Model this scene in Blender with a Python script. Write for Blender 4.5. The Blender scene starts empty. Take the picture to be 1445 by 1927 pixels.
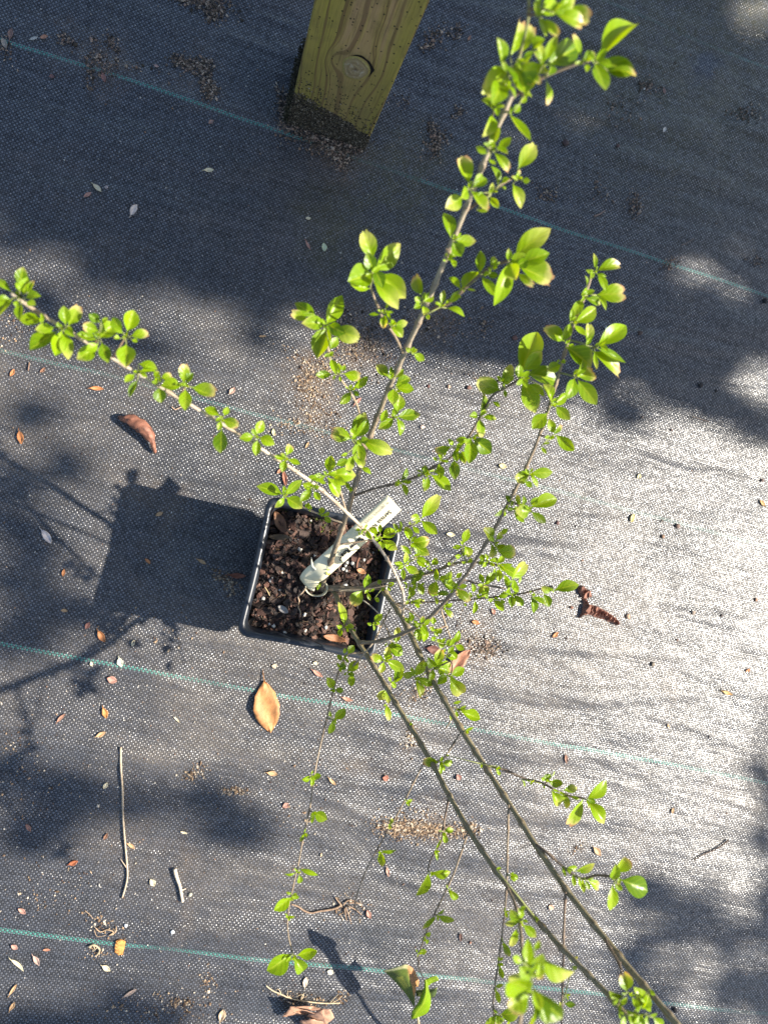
import bpy, bmesh, math, random
import numpy as np
from mathutils import Vector, Matrix, noise

SC = bpy.context.scene
COL = SC.collection

# ------------------------------------------------------------------ camera
F, W0, H0, CH = 1500.0, 1445.0, 1927.0, 0.92      # focal length in px of the photo, photo size, camera height (m)
RX = np.array((0.94938646, 0.22674462, 0.21737576))   # world X, Y, Z as seen by the camera (right, down, forward)
RY = np.array((0.21500021, -0.97360851, 0.07655961))
RZ = np.array((0.22899837, -0.02594882, -0.97308088))
cam_d = bpy.data.cameras.new('camera')
cam = bpy.data.objects.new('camera', cam_d)
COL.objects.link(cam)
M4 = Matrix(((RX[0], -RX[1], -RX[2], 0), (RY[0], -RY[1], -RY[2], 0), (RZ[0], -RZ[1], -RZ[2], CH), (0, 0, 0, 1)))
cam.matrix_world = M4
cam_d.sensor_fit = 'HORIZONTAL'
cam_d.sensor_width = 36
cam_d.lens = 36 * F / W0
cam_d.clip_start = 0.01
cam_d.clip_end = 200
cam_d.dof.use_dof = True
cam_d.dof.focus_distance = 0.78
cam_d.dof.aperture_fstop = 11.0
SC.camera = cam

# ------------------------------------------------------------------ light
SUN = Vector((1.257, 0.117, 1.0)).normalized()
elev = math.asin(SUN.z)
w = bpy.data.worlds.new('World')
SC.world = w
w.use_nodes = True
nt = w.node_tree
sky = nt.nodes.new('ShaderNodeTexSky')
sky.sky_type = 'NISHITA'
sky.sun_disc = False
sky.sun_elevation = elev
sky.sun_rotation = math.atan2(SUN.x, SUN.y)
bg = nt.nodes['Background']
bg.inputs['Strength'].default_value = 0.085
nt.links.new(sky.outputs[0], bg.inputs[0])
sd = bpy.data.lights.new('sun', 'SUN')
sd.energy = 5.0
sd.angle = math.radians(0.8)
sd.color = (1.0, 0.93, 0.82)
so = bpy.data.objects.new('sun', sd)
COL.objects.link(so)
so.rotation_euler = SUN.to_track_quat('Z', 'Y').to_euler()
so.location = (3, 0.3, 3)
SC.view_settings.view_transform = 'Standard'
SC.view_settings.look = 'None'
SC.view_settings.gamma = 1
SC.view_settings.exposure = 1.4

# ------------------------------------------------------------------ helpers
R = random.Random(7)


def P(px, py, z=0.0):
    """Point of the world at height z that the photo shows at pixel px, py."""
    r = np.array((px - W0 / 2, py - H0 / 2, F))
    v = np.array((r @ RX, r @ RY, r @ RZ))
    t = (z - CH) / v[2]
    return Vector((v[0] * t, v[1] * t, z))


def Pplane_y(px, py, y):
    r = np.array((px - W0 / 2, py - H0 / 2, F))
    v = np.array((r @ RX, r @ RY, r @ RZ))
    t = y / v[1]
    return Vector((v[0] * t, y, CH + v[2] * t))


def to_px(x, y, z=0.0):
    v = np.array((x, y, z - CH))
    c = v[0] * RX + v[1] * RY + v[2] * RZ
    return c[0] / c[2] * F + W0 / 2, c[1] / c[2] * F + H0 / 2


def pxm(z):
    return F / ((CH - z) * 1.0)


class MB:
    """Mesh collector: verts, faces, per-face material, uv and colour per vertex."""
    def __init__(self):
        self.v, self.f, self.m, self.uv, self.c = [], [], [], [], []

    def add(self, verts, faces, col=(1, 1, 1), uvs=None, mat=0, cols=None):
        n = len(self.v)
        self.v += [tuple(p) for p in verts]
        self.f += [tuple(i + n for i in q) for q in faces]
        self.m += [mat] * len(faces)
        self.uv += uvs if uvs else [(0.0, 0.0)] * len(verts)
        self.c += cols if cols else [col] * len(verts)

    def build(self, name, mats, parent=None, smooth=True, origin=None):
        me = bpy.data.meshes.new(name)
        o = bpy.data.objects.new(name, me)
        vs = self.v
        if origin is not None:
            vs = [(a - origin[0], b - origin[1], c - origin[2]) for a, b, c in vs]
            o.location = origin
        me.from_pydata(vs, [], self.f)
        for m in (mats if isinstance(mats, (list, tuple)) else [mats]):
            me.materials.append(m)
        me.polygons.foreach_set('material_index', self.m)
        if smooth:
            me.polygons.foreach_set('use_smooth', [True] * len(self.f))
        ca = me.color_attributes.new('tint', 'FLOAT_COLOR', 'POINT')
        flat = []
        for c in self.c:
            flat += [c[0], c[1], c[2], 1.0]
        ca.data.foreach_set('color', flat)
        ul = me.uv_layers.new(name='UVMap')
        li = np.zeros(len(me.loops), dtype=np.int32)
        me.loops.foreach_get('vertex_index', li)
        ul.data.foreach_set('uv', np.array(self.uv, dtype=np.float32)[li].ravel())
        me.update()
        COL.objects.link(o)
        if parent:
            o.parent = parent
            if origin is not None:
                o.location = Vector(origin) - parent.location
            else:
                o.location = -parent.location
        return o


def tag(o, label=None, cat=None, group=None, kind=None):
    if label: o['label'] = label
    if cat: o['category'] = cat
    if group: o['group'] = group
    if kind: o['kind'] = kind
    return o


def empty(name, loc):
    o = bpy.data.objects.new(name, None)
    o.location = loc
    o.empty_display_size = 0.02
    COL.objects.link(o)
    return o


def smooth_path(pts, sub=5):
    """Catmull-Rom through points."""
    out = []
    n = len(pts)
    for i in range(n - 1):
        p0 = pts[max(i - 1, 0)]; p1 = pts[i]; p2 = pts[i + 1]; p3 = pts[min(i + 2, n - 1)]
        for k in range(sub):
            t = k / sub
            out.append(0.5 * ((2 * p1) + (p2 - p0) * t + (2 * p0 - 5 * p1 + 4 * p2 - p3) * t * t + (3 * p1 - p0 - 3 * p2 + p3) * t ** 3))
    out.append(pts[-1].copy())
    return out


def tube(mb, pts, radii, col=(1, 1, 1), sides=8, mat=0, cols=None, cap=True, rough=0.0):
    n = len(pts)
    T = [(pts[min(i + 1, n - 1)] - pts[max(i - 1, 0)]).normalized() for i in range(n)]
    a = Vector((0, 0, 1)) if abs(T[0].z) < 0.9 else Vector((1, 0, 0))
    nrm = (a - T[0] * a.dot(T[0])).normalized()
    verts, faces, vc, uvs = [], [], [], []
    L = 0
    for i in range(n):
        if i: L += (pts[i] - pts[i - 1]).length
        nrm = (nrm - T[i] * nrm.dot(T[i])).normalized()
        b = T[i].cross(nrm)
        for k in range(sides):
            an = 2 * math.pi * k / sides
            r = radii[i] * (1 + (R.uniform(-rough, rough) if rough else 0))
            verts.append(pts[i] + (nrm * math.cos(an) + b * math.sin(an)) * r)
            vc.append(cols[i] if cols else col)
            uvs.append((k / sides, L * 40))
    for i in range(n - 1):
        for k in range(sides):
            k2 = (k + 1) % sides
            faces.append((i * sides + k, i * sides + k2, (i + 1) * sides + k2, (i + 1) * sides + k))
    if cap:
        faces.append(tuple(range(sides))[::-1])
        faces.append(tuple((n - 1) * sides + k for k in range(sides)))
    mb.add(verts, faces, cols=vc, uvs=uvs, mat=mat)


# ------------------------------------------------------------------ node helpers
class NT:
    def __init__(self, name):
        self.mat = bpy.data.materials.new(name)
        self.mat.use_nodes = True
        self.t = self.mat.node_tree
        self.t.nodes.clear()
        self.out = self.t.nodes.new('ShaderNodeOutputMaterial')

    def n(self, typ, **kw):
        nd = self.t.nodes.new(typ)
        for k, v in kw.items():
            if k.startswith('i_'):
                nd.inputs[k[2:]].default_value = v
            else:
                setattr(nd, k, v)
        return nd

    def put(self, sock, v):
        if isinstance(v, bpy.types.NodeSocket):
            self.t.links.new(v, sock)
        elif v is not None:
            sock.default_value = v

    def m(self, op, a, b=None, c=None, clamp=False):
        nd = self.n('ShaderNodeMath', operation=op, use_clamp=clamp)
        self.put(nd.inputs[0], a); self.put(nd.inputs[1], b); self.put(nd.inputs[2], c)
        return nd.outputs[0]

    def mix(self, f, a, b, blend='MIX'):
        nd = self.n('ShaderNodeMix', data_type='RGBA', blend_type=blend)
        self.put(nd.inputs[0], f)
        for s, v in ((6, a), (7, b)):
            if isinstance(v, tuple) and len(v) == 3: v = v + (1,)
            self.put(nd.inputs[s], v)
        return nd.outputs[2]

    def ramp(self, f, lo, hi, a=0.0, b=1.0):
        nd = self.n('ShaderNodeMapRange', interpolation_type='SMOOTHSTEP')
        self.put(nd.inputs[0], f)
        nd.inputs[1].default_value = lo; nd.inputs[2].default_value = hi
        nd.inputs[3].default_value = a; nd.inputs[4].default_value = b
        return nd.outputs[0]

    def noise(self, vec, scale, detail=3, rough=0.55, dist=0.0, fac=True):
        nd = self.n('ShaderNodeTexNoise')
        self.put(nd.inputs['Vector'], vec)
        nd.inputs['Scale'].default_value = scale
        nd.inputs['Detail'].default_value = detail
        nd.inputs['Roughness'].default_value = rough
        nd.inputs['Distortion'].default_value = dist
        return nd.outputs[0]

    def mapping(self, vec, scale=(1, 1, 1), rot=(0, 0, 0), loc=(0, 0, 0)):
        nd = self.n('ShaderNodeMapping')
        self.put(nd.inputs[0], vec)
        nd.inputs['Scale'].default_value = scale
        nd.inputs['Rotation'].default_value = rot
        nd.inputs['Location'].default_value = loc
        return nd.outputs[0]

    def bump(self, h, strength=1.0, dist=0.001, normal=None):
        nd = self.n('ShaderNodeBump')
        nd.inputs['Strength'].default_value = strength
        nd.inputs['Distance'].default_value = dist
        self.put(nd.inputs['Height'], h)
        if normal is not None: self.put(nd.inputs['Normal'], normal)
        return nd.outputs[0]

    def principled(self, base, rough=0.5, spec=0.5, normal=None, **kw):
        nd = self.n('ShaderNodeBsdfPrincipled')
        if isinstance(base, tuple) and len(base) == 3: base = base + (1,)
        self.put(nd.inputs['Base Color'], base)
        self.put(nd.inputs['Roughness'], rough)
        self.put(nd.inputs['Specular IOR Level'], spec)
        if normal is not None: self.put(nd.inputs['Normal'], normal)
        for k, v in kw.items():
            self.put(nd.inputs[k.replace('_', ' ')], v)
        return nd

    def done(self, shader):
        self.t.links.new(shader, self.out.inputs[0])
        return self.mat


def sep(N, v):
    s = N.n('ShaderNodeSeparateXYZ'); N.put(s.inputs[0], v)
    return s.outputs[0], s.outputs[1], s.outputs[2]


def comb(N, x, y, z):
    s = N.n('ShaderNodeCombineXYZ')
    N.put(s.inputs[0], x); N.put(s.inputs[1], y); N.put(s.inputs[2], z)
    return s.outputs[0]


STRIPES = [0.784, 0.4765, 0.147, -0.1575, -0.4525, -0.765]


def fabric_material():
    N = NT('woven_weed_fabric')
    tc = N.n('ShaderNodeTexCoord').outputs['Object']
    x, y, z = sep(N, tc)
    # gentle wander of the threads
    wob = N.noise(N.mapping(tc, (1.6, 2.5, 1)), 1.0, 2, 0.5)
    wob2 = N.noise(N.mapping(tc, (9, 3, 1), loc=(4, 1, 0)), 1.0, 1, 0.5)
    wo = N.m('ADD', N.m('MULTIPLY', N.m('SUBTRACT', wob, 0.5), 0.016), N.m('MULTIPLY', N.m('SUBTRACT', wob2, 0.5), 0.004))
    yy = N.m('ADD', y, wo)
    wx = N.noise(N.mapping(tc, (2.2, 1.4, 1), loc=(7, 3, 0)), 1.0, 2, 0.5)
    xx = N.m('ADD', x, N.m('MULTIPLY', N.m('SUBTRACT', wx, 0.5), 0.012))
    p = 0.00235
    u = N.m('MULTIPLY', xx, math.pi / p)
    v = N.m('MULTIPLY', yy, math.pi / p)
    su, sv = N.m('SINE', u), N.m('SINE', v)
    prod = N.m('MULTIPLY', su, sv)
    up = N.ramp(prod, -0.12, 0.12)                       # 1 where the cross thread lies on top
    au, av = N.m('ABSOLUTE', su), N.m('ABSOLUTE', sv)
    hgt = N.m('POWER', N.m('MULTIPLY', au, av), 0.5)
    hgt2 = N.m('MULTIPLY', hgt, N.m('ADD', 0.55, N.m('MULTIPLY', up, 0.45)))
    # threads differ from one to the next
    tid = comb(N, N.m('FLOOR', N.m('DIVIDE', xx, p)), N.m('FLOOR', N.m('DIVIDE', yy, p)), 0)
    wn = N.n('ShaderNodeTexWhiteNoise', noise_dimensions='2D'); N.put(wn.inputs[0], tid)
    cell = wn.outputs[0]
    rid = N.n('ShaderNodeTexWhiteNoise', noise_dimensions='1D'); N.put(rid.inputs['W'], N.m('FLOOR', N.m('DIVIDE', yy, p)))
    cid = N.n('ShaderNodeTexWhiteNoise', noise_dimensions='1D'); N.put(cid.inputs['W'], N.m('FLOOR', N.m('DIVIDE', xx, p)))
    base = N.mix(up, (0.034, 0.035, 0.040), (0.062, 0.064, 0.070))
    fl = N.m('ADD', N.m('ADD', N.m('MULTIPLY', cell, 0.45), N.m('MULTIPLY', rid.outputs[0], 0.35)), N.m('ADD', N.m('MULTIPLY', cid.outputs[0], 0.2), 0.5))
    cv = N.n('ShaderNodeVectorMath', operation='SCALE'); N.put(cv.inputs[0], base); N.put(cv.inputs['Scale'], fl)
    base = cv.outputs[0]
    # green marker threads every 0.3 m
    sm = None
    for ys in STRIPES:
        d = N.m('ABSOLUTE', N.m('SUBTRACT', yy, ys))
        s = N.ramp(d, 0.0019, 0.0025, 1.0, 0.0)
        sm = s if sm is None else N.m('MAXIMUM', sm, s)
    fade = N.ramp(N.noise(N.mapping(tc, (5, 40, 1), loc=(2, 9, 0)), 1.0, 2), 0.33, 0.5, 0.35, 1.0)
    fade = N.m('MULTIPLY', fade, N.ramp(N.m('ABSOLUTE', N.m('SUBTRACT', y, 0.147)), 0.05, 0.2, 0.4, 1.0))
    sm = N.m('MULTIPLY', N.m('MULTIPLY', sm, N.m('SUBTRACT', 1.0, up)), fade)
    base = N.mix(sm, base, (0.075, 0.230, 0.190))
    # grooves between the tapes
    gap = N.ramp(hgt, 0.10, 0.75, 0.36, 1.10)
    cv = N.n('ShaderNodeVectorMath', operation='SCALE'); N.put(cv.inputs[0], base); N.put(cv.inputs['Scale'], gap)
    base = cv.outputs[0]
    # pale dust settled on the cloth, brown film, algae
    big = N.noise(tc, 3.2, 5, 0.62, 0.4)
    mid = N.noise(N.mapping(tc, (10, 24, 1), rot=(0, 0, 0.12)), 1.0, 5, 0.65, 0.3)
    fine = N.noise(tc, 420, 2, 0.6)
    gx = N.m('MULTIPLY', N.ramp(x, 0.1, 0.8, 0.0, 1.0), N.ramp(y, -0.45, 0.05, 0.35, 1.0))  # more dust toward the right, also putting sunlit brightness into the colour
    dust = N.m('MULTIPLY', N.ramp(big, 0.36, 0.68), N.ramp(mid, 0.3, 0.7, 0.25, 1.0))
    dust = N.m('ADD', N.m('MULTIPLY', dust, 0.32), N.m('MULTIPLY', gx, 0.05))
    dust = N.m('MULTIPLY', dust, N.ramp(fine, 0.3, 0.7, 0.45, 1.35))
    shade_side = N.ramp(y, 0.2, 0.42, 1.0, 0.35)  # less dust and tan in the shaded far part, deepening shade in colour
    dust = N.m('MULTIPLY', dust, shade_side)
    base = N.mix(dust, base, (0.26, 0.215, 0.165))
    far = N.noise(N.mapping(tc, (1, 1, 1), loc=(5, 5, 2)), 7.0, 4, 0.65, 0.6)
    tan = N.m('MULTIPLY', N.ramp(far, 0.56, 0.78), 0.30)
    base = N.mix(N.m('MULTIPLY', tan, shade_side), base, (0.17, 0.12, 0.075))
    # olive algae film at the upper right
    def spot(px, py, r0, r1):
        c = P(px, py)
        dx = N.m('SUBTRACT', x, c.x); dy = N.m('SUBTRACT', y, c.y)
        d = N.m('SQRT', N.m('ADD', N.m('MULTIPLY', dx, dx), N.m('MULTIPLY', dy, dy)))
        d = N.m('ADD', d, N.m('MULTIPLY', N.m('SUBTRACT', N.noise(tc, 22, 4, 0.6), 0.5), 0.12))
        return N.ramp(d, r0, r1, 1.0, 0.0)
    alg = N.m('MULTIPLY', N.m('MAXIMUM', spot(1290, 90, 0.05, 0.34), N.m('MAXIMUM', spot(760, 330, 0.02, 0.10), spot(640, 420, 0.01, 0.08))),
              N.ramp(N.noise(tc, 60, 4, 0.7), 0.35, 0.65, 0.4, 0.95))
    hole = spot(1325, 125, 0.0, 0.035)
    base = N.mix(N.m('MULTIPLY', alg, N.m('MULTIPLY', N.m('SUBTRACT', 1.0, hole), 0.75)), base, (0.060, 0.055, 0.022))
    for a_ in ((665, 630, 0.0, 0.07), (595, 720, 0.0, 0.06), (810, 1560, -0.02, 0.055), (370, 130, -0.02, 0.05), (640, 280, 0.0, 0.06), (180, 100, -0.01, 0.06), (905, 1215, -0.01, 0.05), (820, 600, 0.0, 0.05)):
        base = N.mix(N.m('MULTIPLY', spot(*a_), N.ramp(N.noise(tc, 160, 3, 0.7), 0.3, 0.65, 0.15, 0.65)), base, (0.13, 0.088, 0.055))
    base = N.mix(N.m('MULTIPLY', hole, 0.6), base, (0.02, 0.03, 0.05))
    # white specks
    vor = N.n('ShaderNodeTexVoronoi', feature='F1'); N.put(vor.inputs['Vector'], tc); vor.inputs['Scale'].default_value = 95
    spk = N.ramp(vor.outputs['Distance'], 0.045, 0.09, 1.0, 0.0)
    vs = N.n('ShaderNodeSeparateColor'); N.put(vs.inputs[0], vor.outputs['Color'])
    spk = N.m('MULTIPLY', spk, N.m('GREATER_THAN', vs.outputs[0], 0.72))
    base = N.mix(N.m('MULTIPLY', spk, 0.75), base, (0.50, 0.46, 0.40))
    # shape
    wr = N.noise(N.mapping(tc, (8.0, 24, 1), rot=(0, 0, 0.10)), 1.0, 3, 0.5, 0.25)
    wr2 = N.noise(N.mapping(tc, (14, 70, 1), rot=(0, 0, -0.08), loc=(3, 3, 3)), 1.0, 3, 0.5, 0.2)
    wr = N.m('ADD', wr, N.m('MULTIPLY', N.noise(N.mapping(tc, (38, 60, 1), loc=(8, 1, 1)), 1.0, 3, 0.6), 0.12))
    n1 = N.bump(N.m('ADD', wr, N.m('MULTIPLY', wr2, 0.22)), 0.8, 0.0078)
    n2 = N.bump(hgt2, 0.8, 0.00046, n1)
    n3 = N.bump(N.noise(tc, 620, 3, 0.65), 0.5, 0.00035, n2)
    rough = N.m('ADD', N.m('SUBTRACT', 0.43, N.m('MULTIPLY', cell, 0.16)), N.m('MULTIPLY', dust, 0.10))
    spec = N.m('MULTIPLY', N.ramp(hgt, 0.15, 0.8, 0.18, 1.0), N.m('MULTIPLY', N.m('ADD', 0.62, N.m('MULTIPLY', up, 0.95)), N.m('ADD', 0.50, N.m('MULTIPLY', cell, 0.75))))
    b = N.principled(base, rough, spec, n3)
    return N.done(b.outputs[0])


def leaf_material(name, young):
    N = NT(name)
    uv = N.n('ShaderNodeUVMap').outputs[0]
    tu, tv, _ = sep(N, uv)              # tu: base to tip 0..1, tv: across -1..1
    at = N.n('ShaderNodeAttribute', attribute_name='tint').outputs['Color']
    sc = N.n('ShaderNodeSeparateColor'); N.put(sc.inputs[0], at)
    rnd, dmg, pale = sc.outputs[0], sc.outputs[1], sc.outputs[2]
    tc = N.n('ShaderNodeTexCoord').outputs['Object']
    nz = N.noise(tc, 260, 3, 0.6)
    nz2 = N.noise(tc, 90, 2, 0.5)
    g = N.mix(rnd, (0.050, 0.145, 0.003), (0.260, 0.430, 0.003))
    g = N.mix(N.m('MULTIPLY', nz2, 0.35), g, (0.32, 0.44, 0.004))
    av = N.m('ABSOLUTE', tv)
    # pale yellow-green wash over the outer part of pale leaves
    wash = N.m('MULTIPLY', pale, N.ramp(N.m('ADD', tu, N.m('MULTIPLY', N.m('SUBTRACT', nz2, 0.5), 0.8)), 0.25, 0.95))
    g = N.mix(wash, g, (0.52, 0.56, 0.13))
    # side veins
    vein = N.m('SINE', N.m('ADD', N.m('MULTIPLY', tu, 26.0), N.m('MULTIPLY', av, -9.0)))
    g = N.mix(N.ramp(vein, 0.6, 1.0, 0.0, 0.22), g, (0.34, 0.45, 0.02))
    g = N.mix(N.ramp(av, 0.04, 0.13, 0.75, 0.0), g, (0.36, 0.46, 0.03))
    # scorched tips and yellow margins
    edge = N.m('ADD', N.m('MULTIPLY', tu, 1.0), N.m('ADD', N.m('MULTIPLY', N.m('POWER', av, 3.0), 0.22), N.m('MULTIPLY', N.m('SUBTRACT', nz, 0.5), 0.35)))
    g = N.mix(N.m('MULTIPLY', N.ramp(edge, 0.72, 0.93), N.m('MULTIPLY', dmg, 0.8)), g, (0.70, 0.63, 0.26))
    g = N.mix(N.m('MULTIPLY', N.ramp(edge, 0.94, 1.03), dmg), g, (0.50, 0.28, 0.16))
    n1 = N.bump(N.m('ADD', N.m('MULTIPLY', vein, 0.4), N.m('MULTIPLY', nz, 0.5)), 0.2, 0.0005)
    b = N.principled(g, 0.34, 0.36, n1)
    tr = N.n('ShaderNodeBsdfTranslucent')
    cv = N.n('ShaderNodeVectorMath', operation='MULTIPLY'); N.put(cv.inputs[0], g); cv.inputs[1].default_value = (1.9, 1.5, 0.25)
    N.put(tr.inputs[0], cv.outputs[0])
    mx = N.n('ShaderNodeMixShader'); mx.inputs[0].default_value = 0.46
    N.t.links.new(b.outputs[0], mx.inputs[1]); N.t.links.new(tr.outputs[0], mx.inputs[2])
    return N.done(mx.outputs[0])


def stem_material():
    N = NT('shrub_bark')
    at = N.n('ShaderNodeAttribute', attribute_name='tint').outputs['Color']
    tc = N.n('ShaderNodeTexCoord').outputs['Object']
    uv = N.n('ShaderNodeUVMap').outputs[0]
    st = N.noise(N.mapping(uv, (14, 0.8, 1)), 1.0, 3, 0.6)
    nz = N.noise(tc, 500, 3, 0.6)
    c = N.mix(N.ramp(st, 0.42, 0.62, 0.0, 0.55), at, (0.40, 0.33, 0.24))
    c = N.mix(N.ramp(nz, 0.5, 0.75, 0.0, 0.6), c, (0.045, 0.032, 0.022))
    n = N.bump(N.m('ADD', st, nz), 0.7, 0.0005)
    return N.done(N.principled(c, 0.6, 0.35, n).outputs[0])


def tint_material(name, rough=0.7, spec=0.3, nscale=300, var=0.5, bump=0.0006, trans=0.0, dark=(0.02, 0.014, 0.01), coat=0.0):
    N = NT(name)
    at = N.n('ShaderNodeAttribute', attribute_name='tint').outputs['Color']
    tc = N.n('ShaderNodeTexCoord').outputs['Object']
    nz = N.noise(tc, nscale, 4, 0.65)
    c = N.mix(N.ramp(nz, 0.45, 0.8, 0.0, var), at, dark)
    n = N.bump(nz, 0.8, bump)
    b = N.principled(c, rough, spec, n)
    if coat: b.inputs['Coat Weight'].default_value = coat
    if trans:
        tr = N.n('ShaderNodeBsdfTranslucent'); N.put(tr.inputs[0], c)
        mx = N.n('ShaderNodeMixShader'); mx.inputs[0].default_value = trans
        N.t.links.new(b.outputs[0], mx.inputs[1]); N.t.links.new(tr.outputs[0], mx.inputs[2])
        return N.done(mx.outputs[0])
    return N.done(b.outputs[0])


def plastic_material():
    N = NT('black_pot_plastic')
    tc = N.n('ShaderNodeTexCoord').outputs['Object']
    nz = N.noise(tc, 120, 4, 0.65)
    sc = N.noise(N.mapping(tc, (40, 40, 400)), 1.0, 3, 0.6)
    c = N.mix(N.ramp(nz, 0.5, 0.75, 0.0, 0.22), (0.016, 0.020, 0.028), (0.09, 0.09, 0.09))
    r = N.m('ADD', 0.27, N.m('MULTIPLY', sc, 0.22))
    return N.done(N.principled(c, r, 0.6, N.bump(nz, 0.15, 0.0002)).outputs[0])


def soil_material():
    N = NT('potting_mix_base')
    tc = N.n('ShaderNodeTexCoord').outputs['Object']
    nz = N.noise(tc, 260, 5, 0.7)
    c = N.mix(N.ramp(nz, 0.35, 0.7), (0.010, 0.007, 0.005), (0.045, 0.028, 0.02))
    return N.done(N.principled(c, 0.85, 0.3, N.bump(nz, 1.0, 0.002)).outputs[0])


def wood_material(kx, kz, zlo, zhi):
    N = NT('treated_pine')
    tc = N.n('ShaderNodeTexCoord').outputs['Object']
    x, y, z = sep(N, tc)
    dx = N.m('SUBTRACT', x, kx); dz = N.m('SUBTRACT', z, kz)
    wn = N.noise(N.mapping(tc, (14, 14, 5)), 1.0, 3, 0.5)
    dxx = N.m('ADD', dx, N.m('MULTIPLY', N.m('SUBTRACT', wn, 0.5), 0.016))
    d2 = N.m('ADD', N.m('MULTIPLY', dx, dx), N.m('MULTIPLY', N.m('MULTIPLY', dz, dz), 0.28))
    g = N.m('SUBTRACT', 1.0, N.m('EXPONENT', N.m('MULTIPLY', d2, -1.0 / 0.020 ** 2)))
    dx2 = N.m('ADD', dx, 0.0205); dz2 = N.m('SUBTRACT', dz, 0.002)
    e2 = N.m('ADD', N.m('MULTIPLY', dx2, dx2), N.m('MULTIPLY', N.m('MULTIPLY', dz2, dz2), 0.35))
    g2 = N.m('EXPONENT', N.m('MULTIPLY', e2, -1.0 / 0.0095 ** 2))
    dxx = N.m('ADD', dxx, N.m('MULTIPLY', g2, 0.022))
    xs = N.m('ADD', N.m('MULTIPLY', dxx, g), N.m('MULTIPLY', y, 0.7))
    fr = N.m('MULTIPLY', xs, 430.0)
    fr = N.m('ADD', fr, N.m('MULTIPLY', N.noise(N.mapping(tc, (30, 30, 6)), 1.0, 2), 7.0))
    bn = N.noise(comb(N, N.m('MULTIPLY', fr, 0.42), 5.0, N.m('MULTIPLY', z, 1.2)), 1.0, 2, 0.5)
    band = N.ramp(bn, 0.50, 0.60)
    wide = N.noise(comb(N, N.m('MULTIPLY', xs, 60.0), 3.0, N.m('MULTIPLY', z, 1.5)), 1.0, 3, 0.6)
    yel = N.mix(N.ramp(wide, 0.40, 0.58), (0.37, 0.275, 0.085), (0.38, 0.245, 0.130))
    # middle of the face is tan heartwood, edges yellow-green treatment
    side = N.ramp(N.m('ABSOLUTE', N.m('ADD', dx, N.m('MULTIPLY', dz, 0.02))), 0.012, 0.034)
    yel = N.mix(N.m('MULTIPLY', side, 0.8), yel, (0.300, 0.262, 0.045))
    low = N.ramp(dz, -0.03, 0.05, 1.0, 0.0)
    yel = N.mix(N.m('MULTIPLY', low, 0.65), yel, (0.225, 0.180, 0.050))
    c = N.mix(N.m('MULTIPLY', band, N.ramp(wide, 0.3, 0.6, 0.85, 0.6)), yel, (0.130, 0.072, 0.036))
    # fine fibres, black specks
    fib = N.noise(N.mapping(tc, (700, 700, 22)), 1.0, 4, 0.65)
    blot = N.noise(tc, 35, 5, 0.65)
    c = N.mix(N.ramp(blot, 0.45, 0.7, 0.0, 0.45), c, (0.16, 0.13, 0.05))
    c = N.mix(N.ramp(fib, 0.45, 0.75, 0.0, 0.6), c, (0.07, 0.05, 0.02))
    vor = N.n('ShaderNodeTexVoronoi'); N.put(vor.inputs['Vector'], N.mapping(tc, (1, 1, 0.8))); vor.inputs['Scale'].default_value = 330
    s = N.n('ShaderNodeSeparateColor'); N.put(s.inputs[0], vor.outputs['Color'])
    dens = N.ramp(N.m('ADD', z, N.m('MULTIPLY', N.noise(tc, 45, 3), 0.04)), zhi + 0.02, zhi + 0.11, 0.45, 0.88)
    spk = N.m('MULTIPLY', N.ramp(vor.outputs['Distance'], 0.25, 0.4, 1.0, 0.0), N.m('GREATER_THAN', s.outputs[0], dens))
    c = N.mix(N.m('MULTIPLY', spk, 0.85), c, (0.02, 0.018, 0.01))
    # soil splashed up the foot
    grit = N.noise(tc, 600, 4, 0.75)
    edge = N.m('ADD', z, N.m('ADD', N.m('MULTIPLY', N.m('SUBTRACT', N.noise(tc, 50, 5, 0.7), 0.5), 0.045), N.m('MULTIPLY', N.m('SUBTRACT', x, 0.04), 0.42)))
    dirt = N.ramp(edge, zlo, zhi, 1.0, 0.0)
    dcol = N.mix(N.ramp(grit, 0.42, 0.68), (0.012, 0.011, 0.008), (0.13, 0.105, 0.07))
    c = N.mix(dirt, c, dcol)
    h = N.m('ADD', N.m('MULTIPLY', band, 0.3), N.m('ADD', N.m('MULTIPLY', fib, 0.3), N.m('MULTIPLY', N.m('MULTIPLY', grit, dirt), 4.0)))
    return N.done(N.principled(c, 0.68, 0.3, N.bump(h, 0.6, 0.0009)).outputs[0])


def knot_material():
    N = NT('pine_knot')
    uv = N.n('ShaderNodeUVMap').outputs[0]
    u, v, _ = sep(N, uv)
    d = N.m('SQRT', N.m('ADD', N.m('MULTIPLY', u, u), N.m('MULTIPLY', v, v)))
    nz = N.noise(N.mapping(uv, (3, 3, 3)), 1.0, 4, 0.6)
    rg = N.m('SINE', N.m('ADD', N.m('MULTIPLY', d, 20.0), N.m('MULTIPLY', nz, 9.0)))
    c = N.mix(N.ramp(rg, -0.4, 1.0, 0.0, 0.45), (0.27, 0.21, 0.11), (0.17, 0.115, 0.06))
    c = N.mix(N.ramp(nz, 0.50, 0.66, 0.0, 0.75), c, (0.40, 0.36, 0.27))
    c = N.mix(N.ramp(d, 0.02, 0.2, 0.7, 0.0), c, (0.05, 0.03, 0.02))
    c = N.mix(N.ramp(N.m('ADD', d, N.m('MULTIPLY', nz, 0.25)), 0.80, 1.12), c, (0.28, 0.235, 0.06))
    c = N.mix(N.m('MULTIPLY', N.ramp(d, 0.93, 0.99), N.ramp(nz, 0.42, 0.58)), c, (0.02, 0.012, 0.008))
    return N.done(N.principled(c, 0.6, 0.35, N.bump(N.m('ADD', rg, nz), 0.5, 0.0006)).outputs[0])


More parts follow.
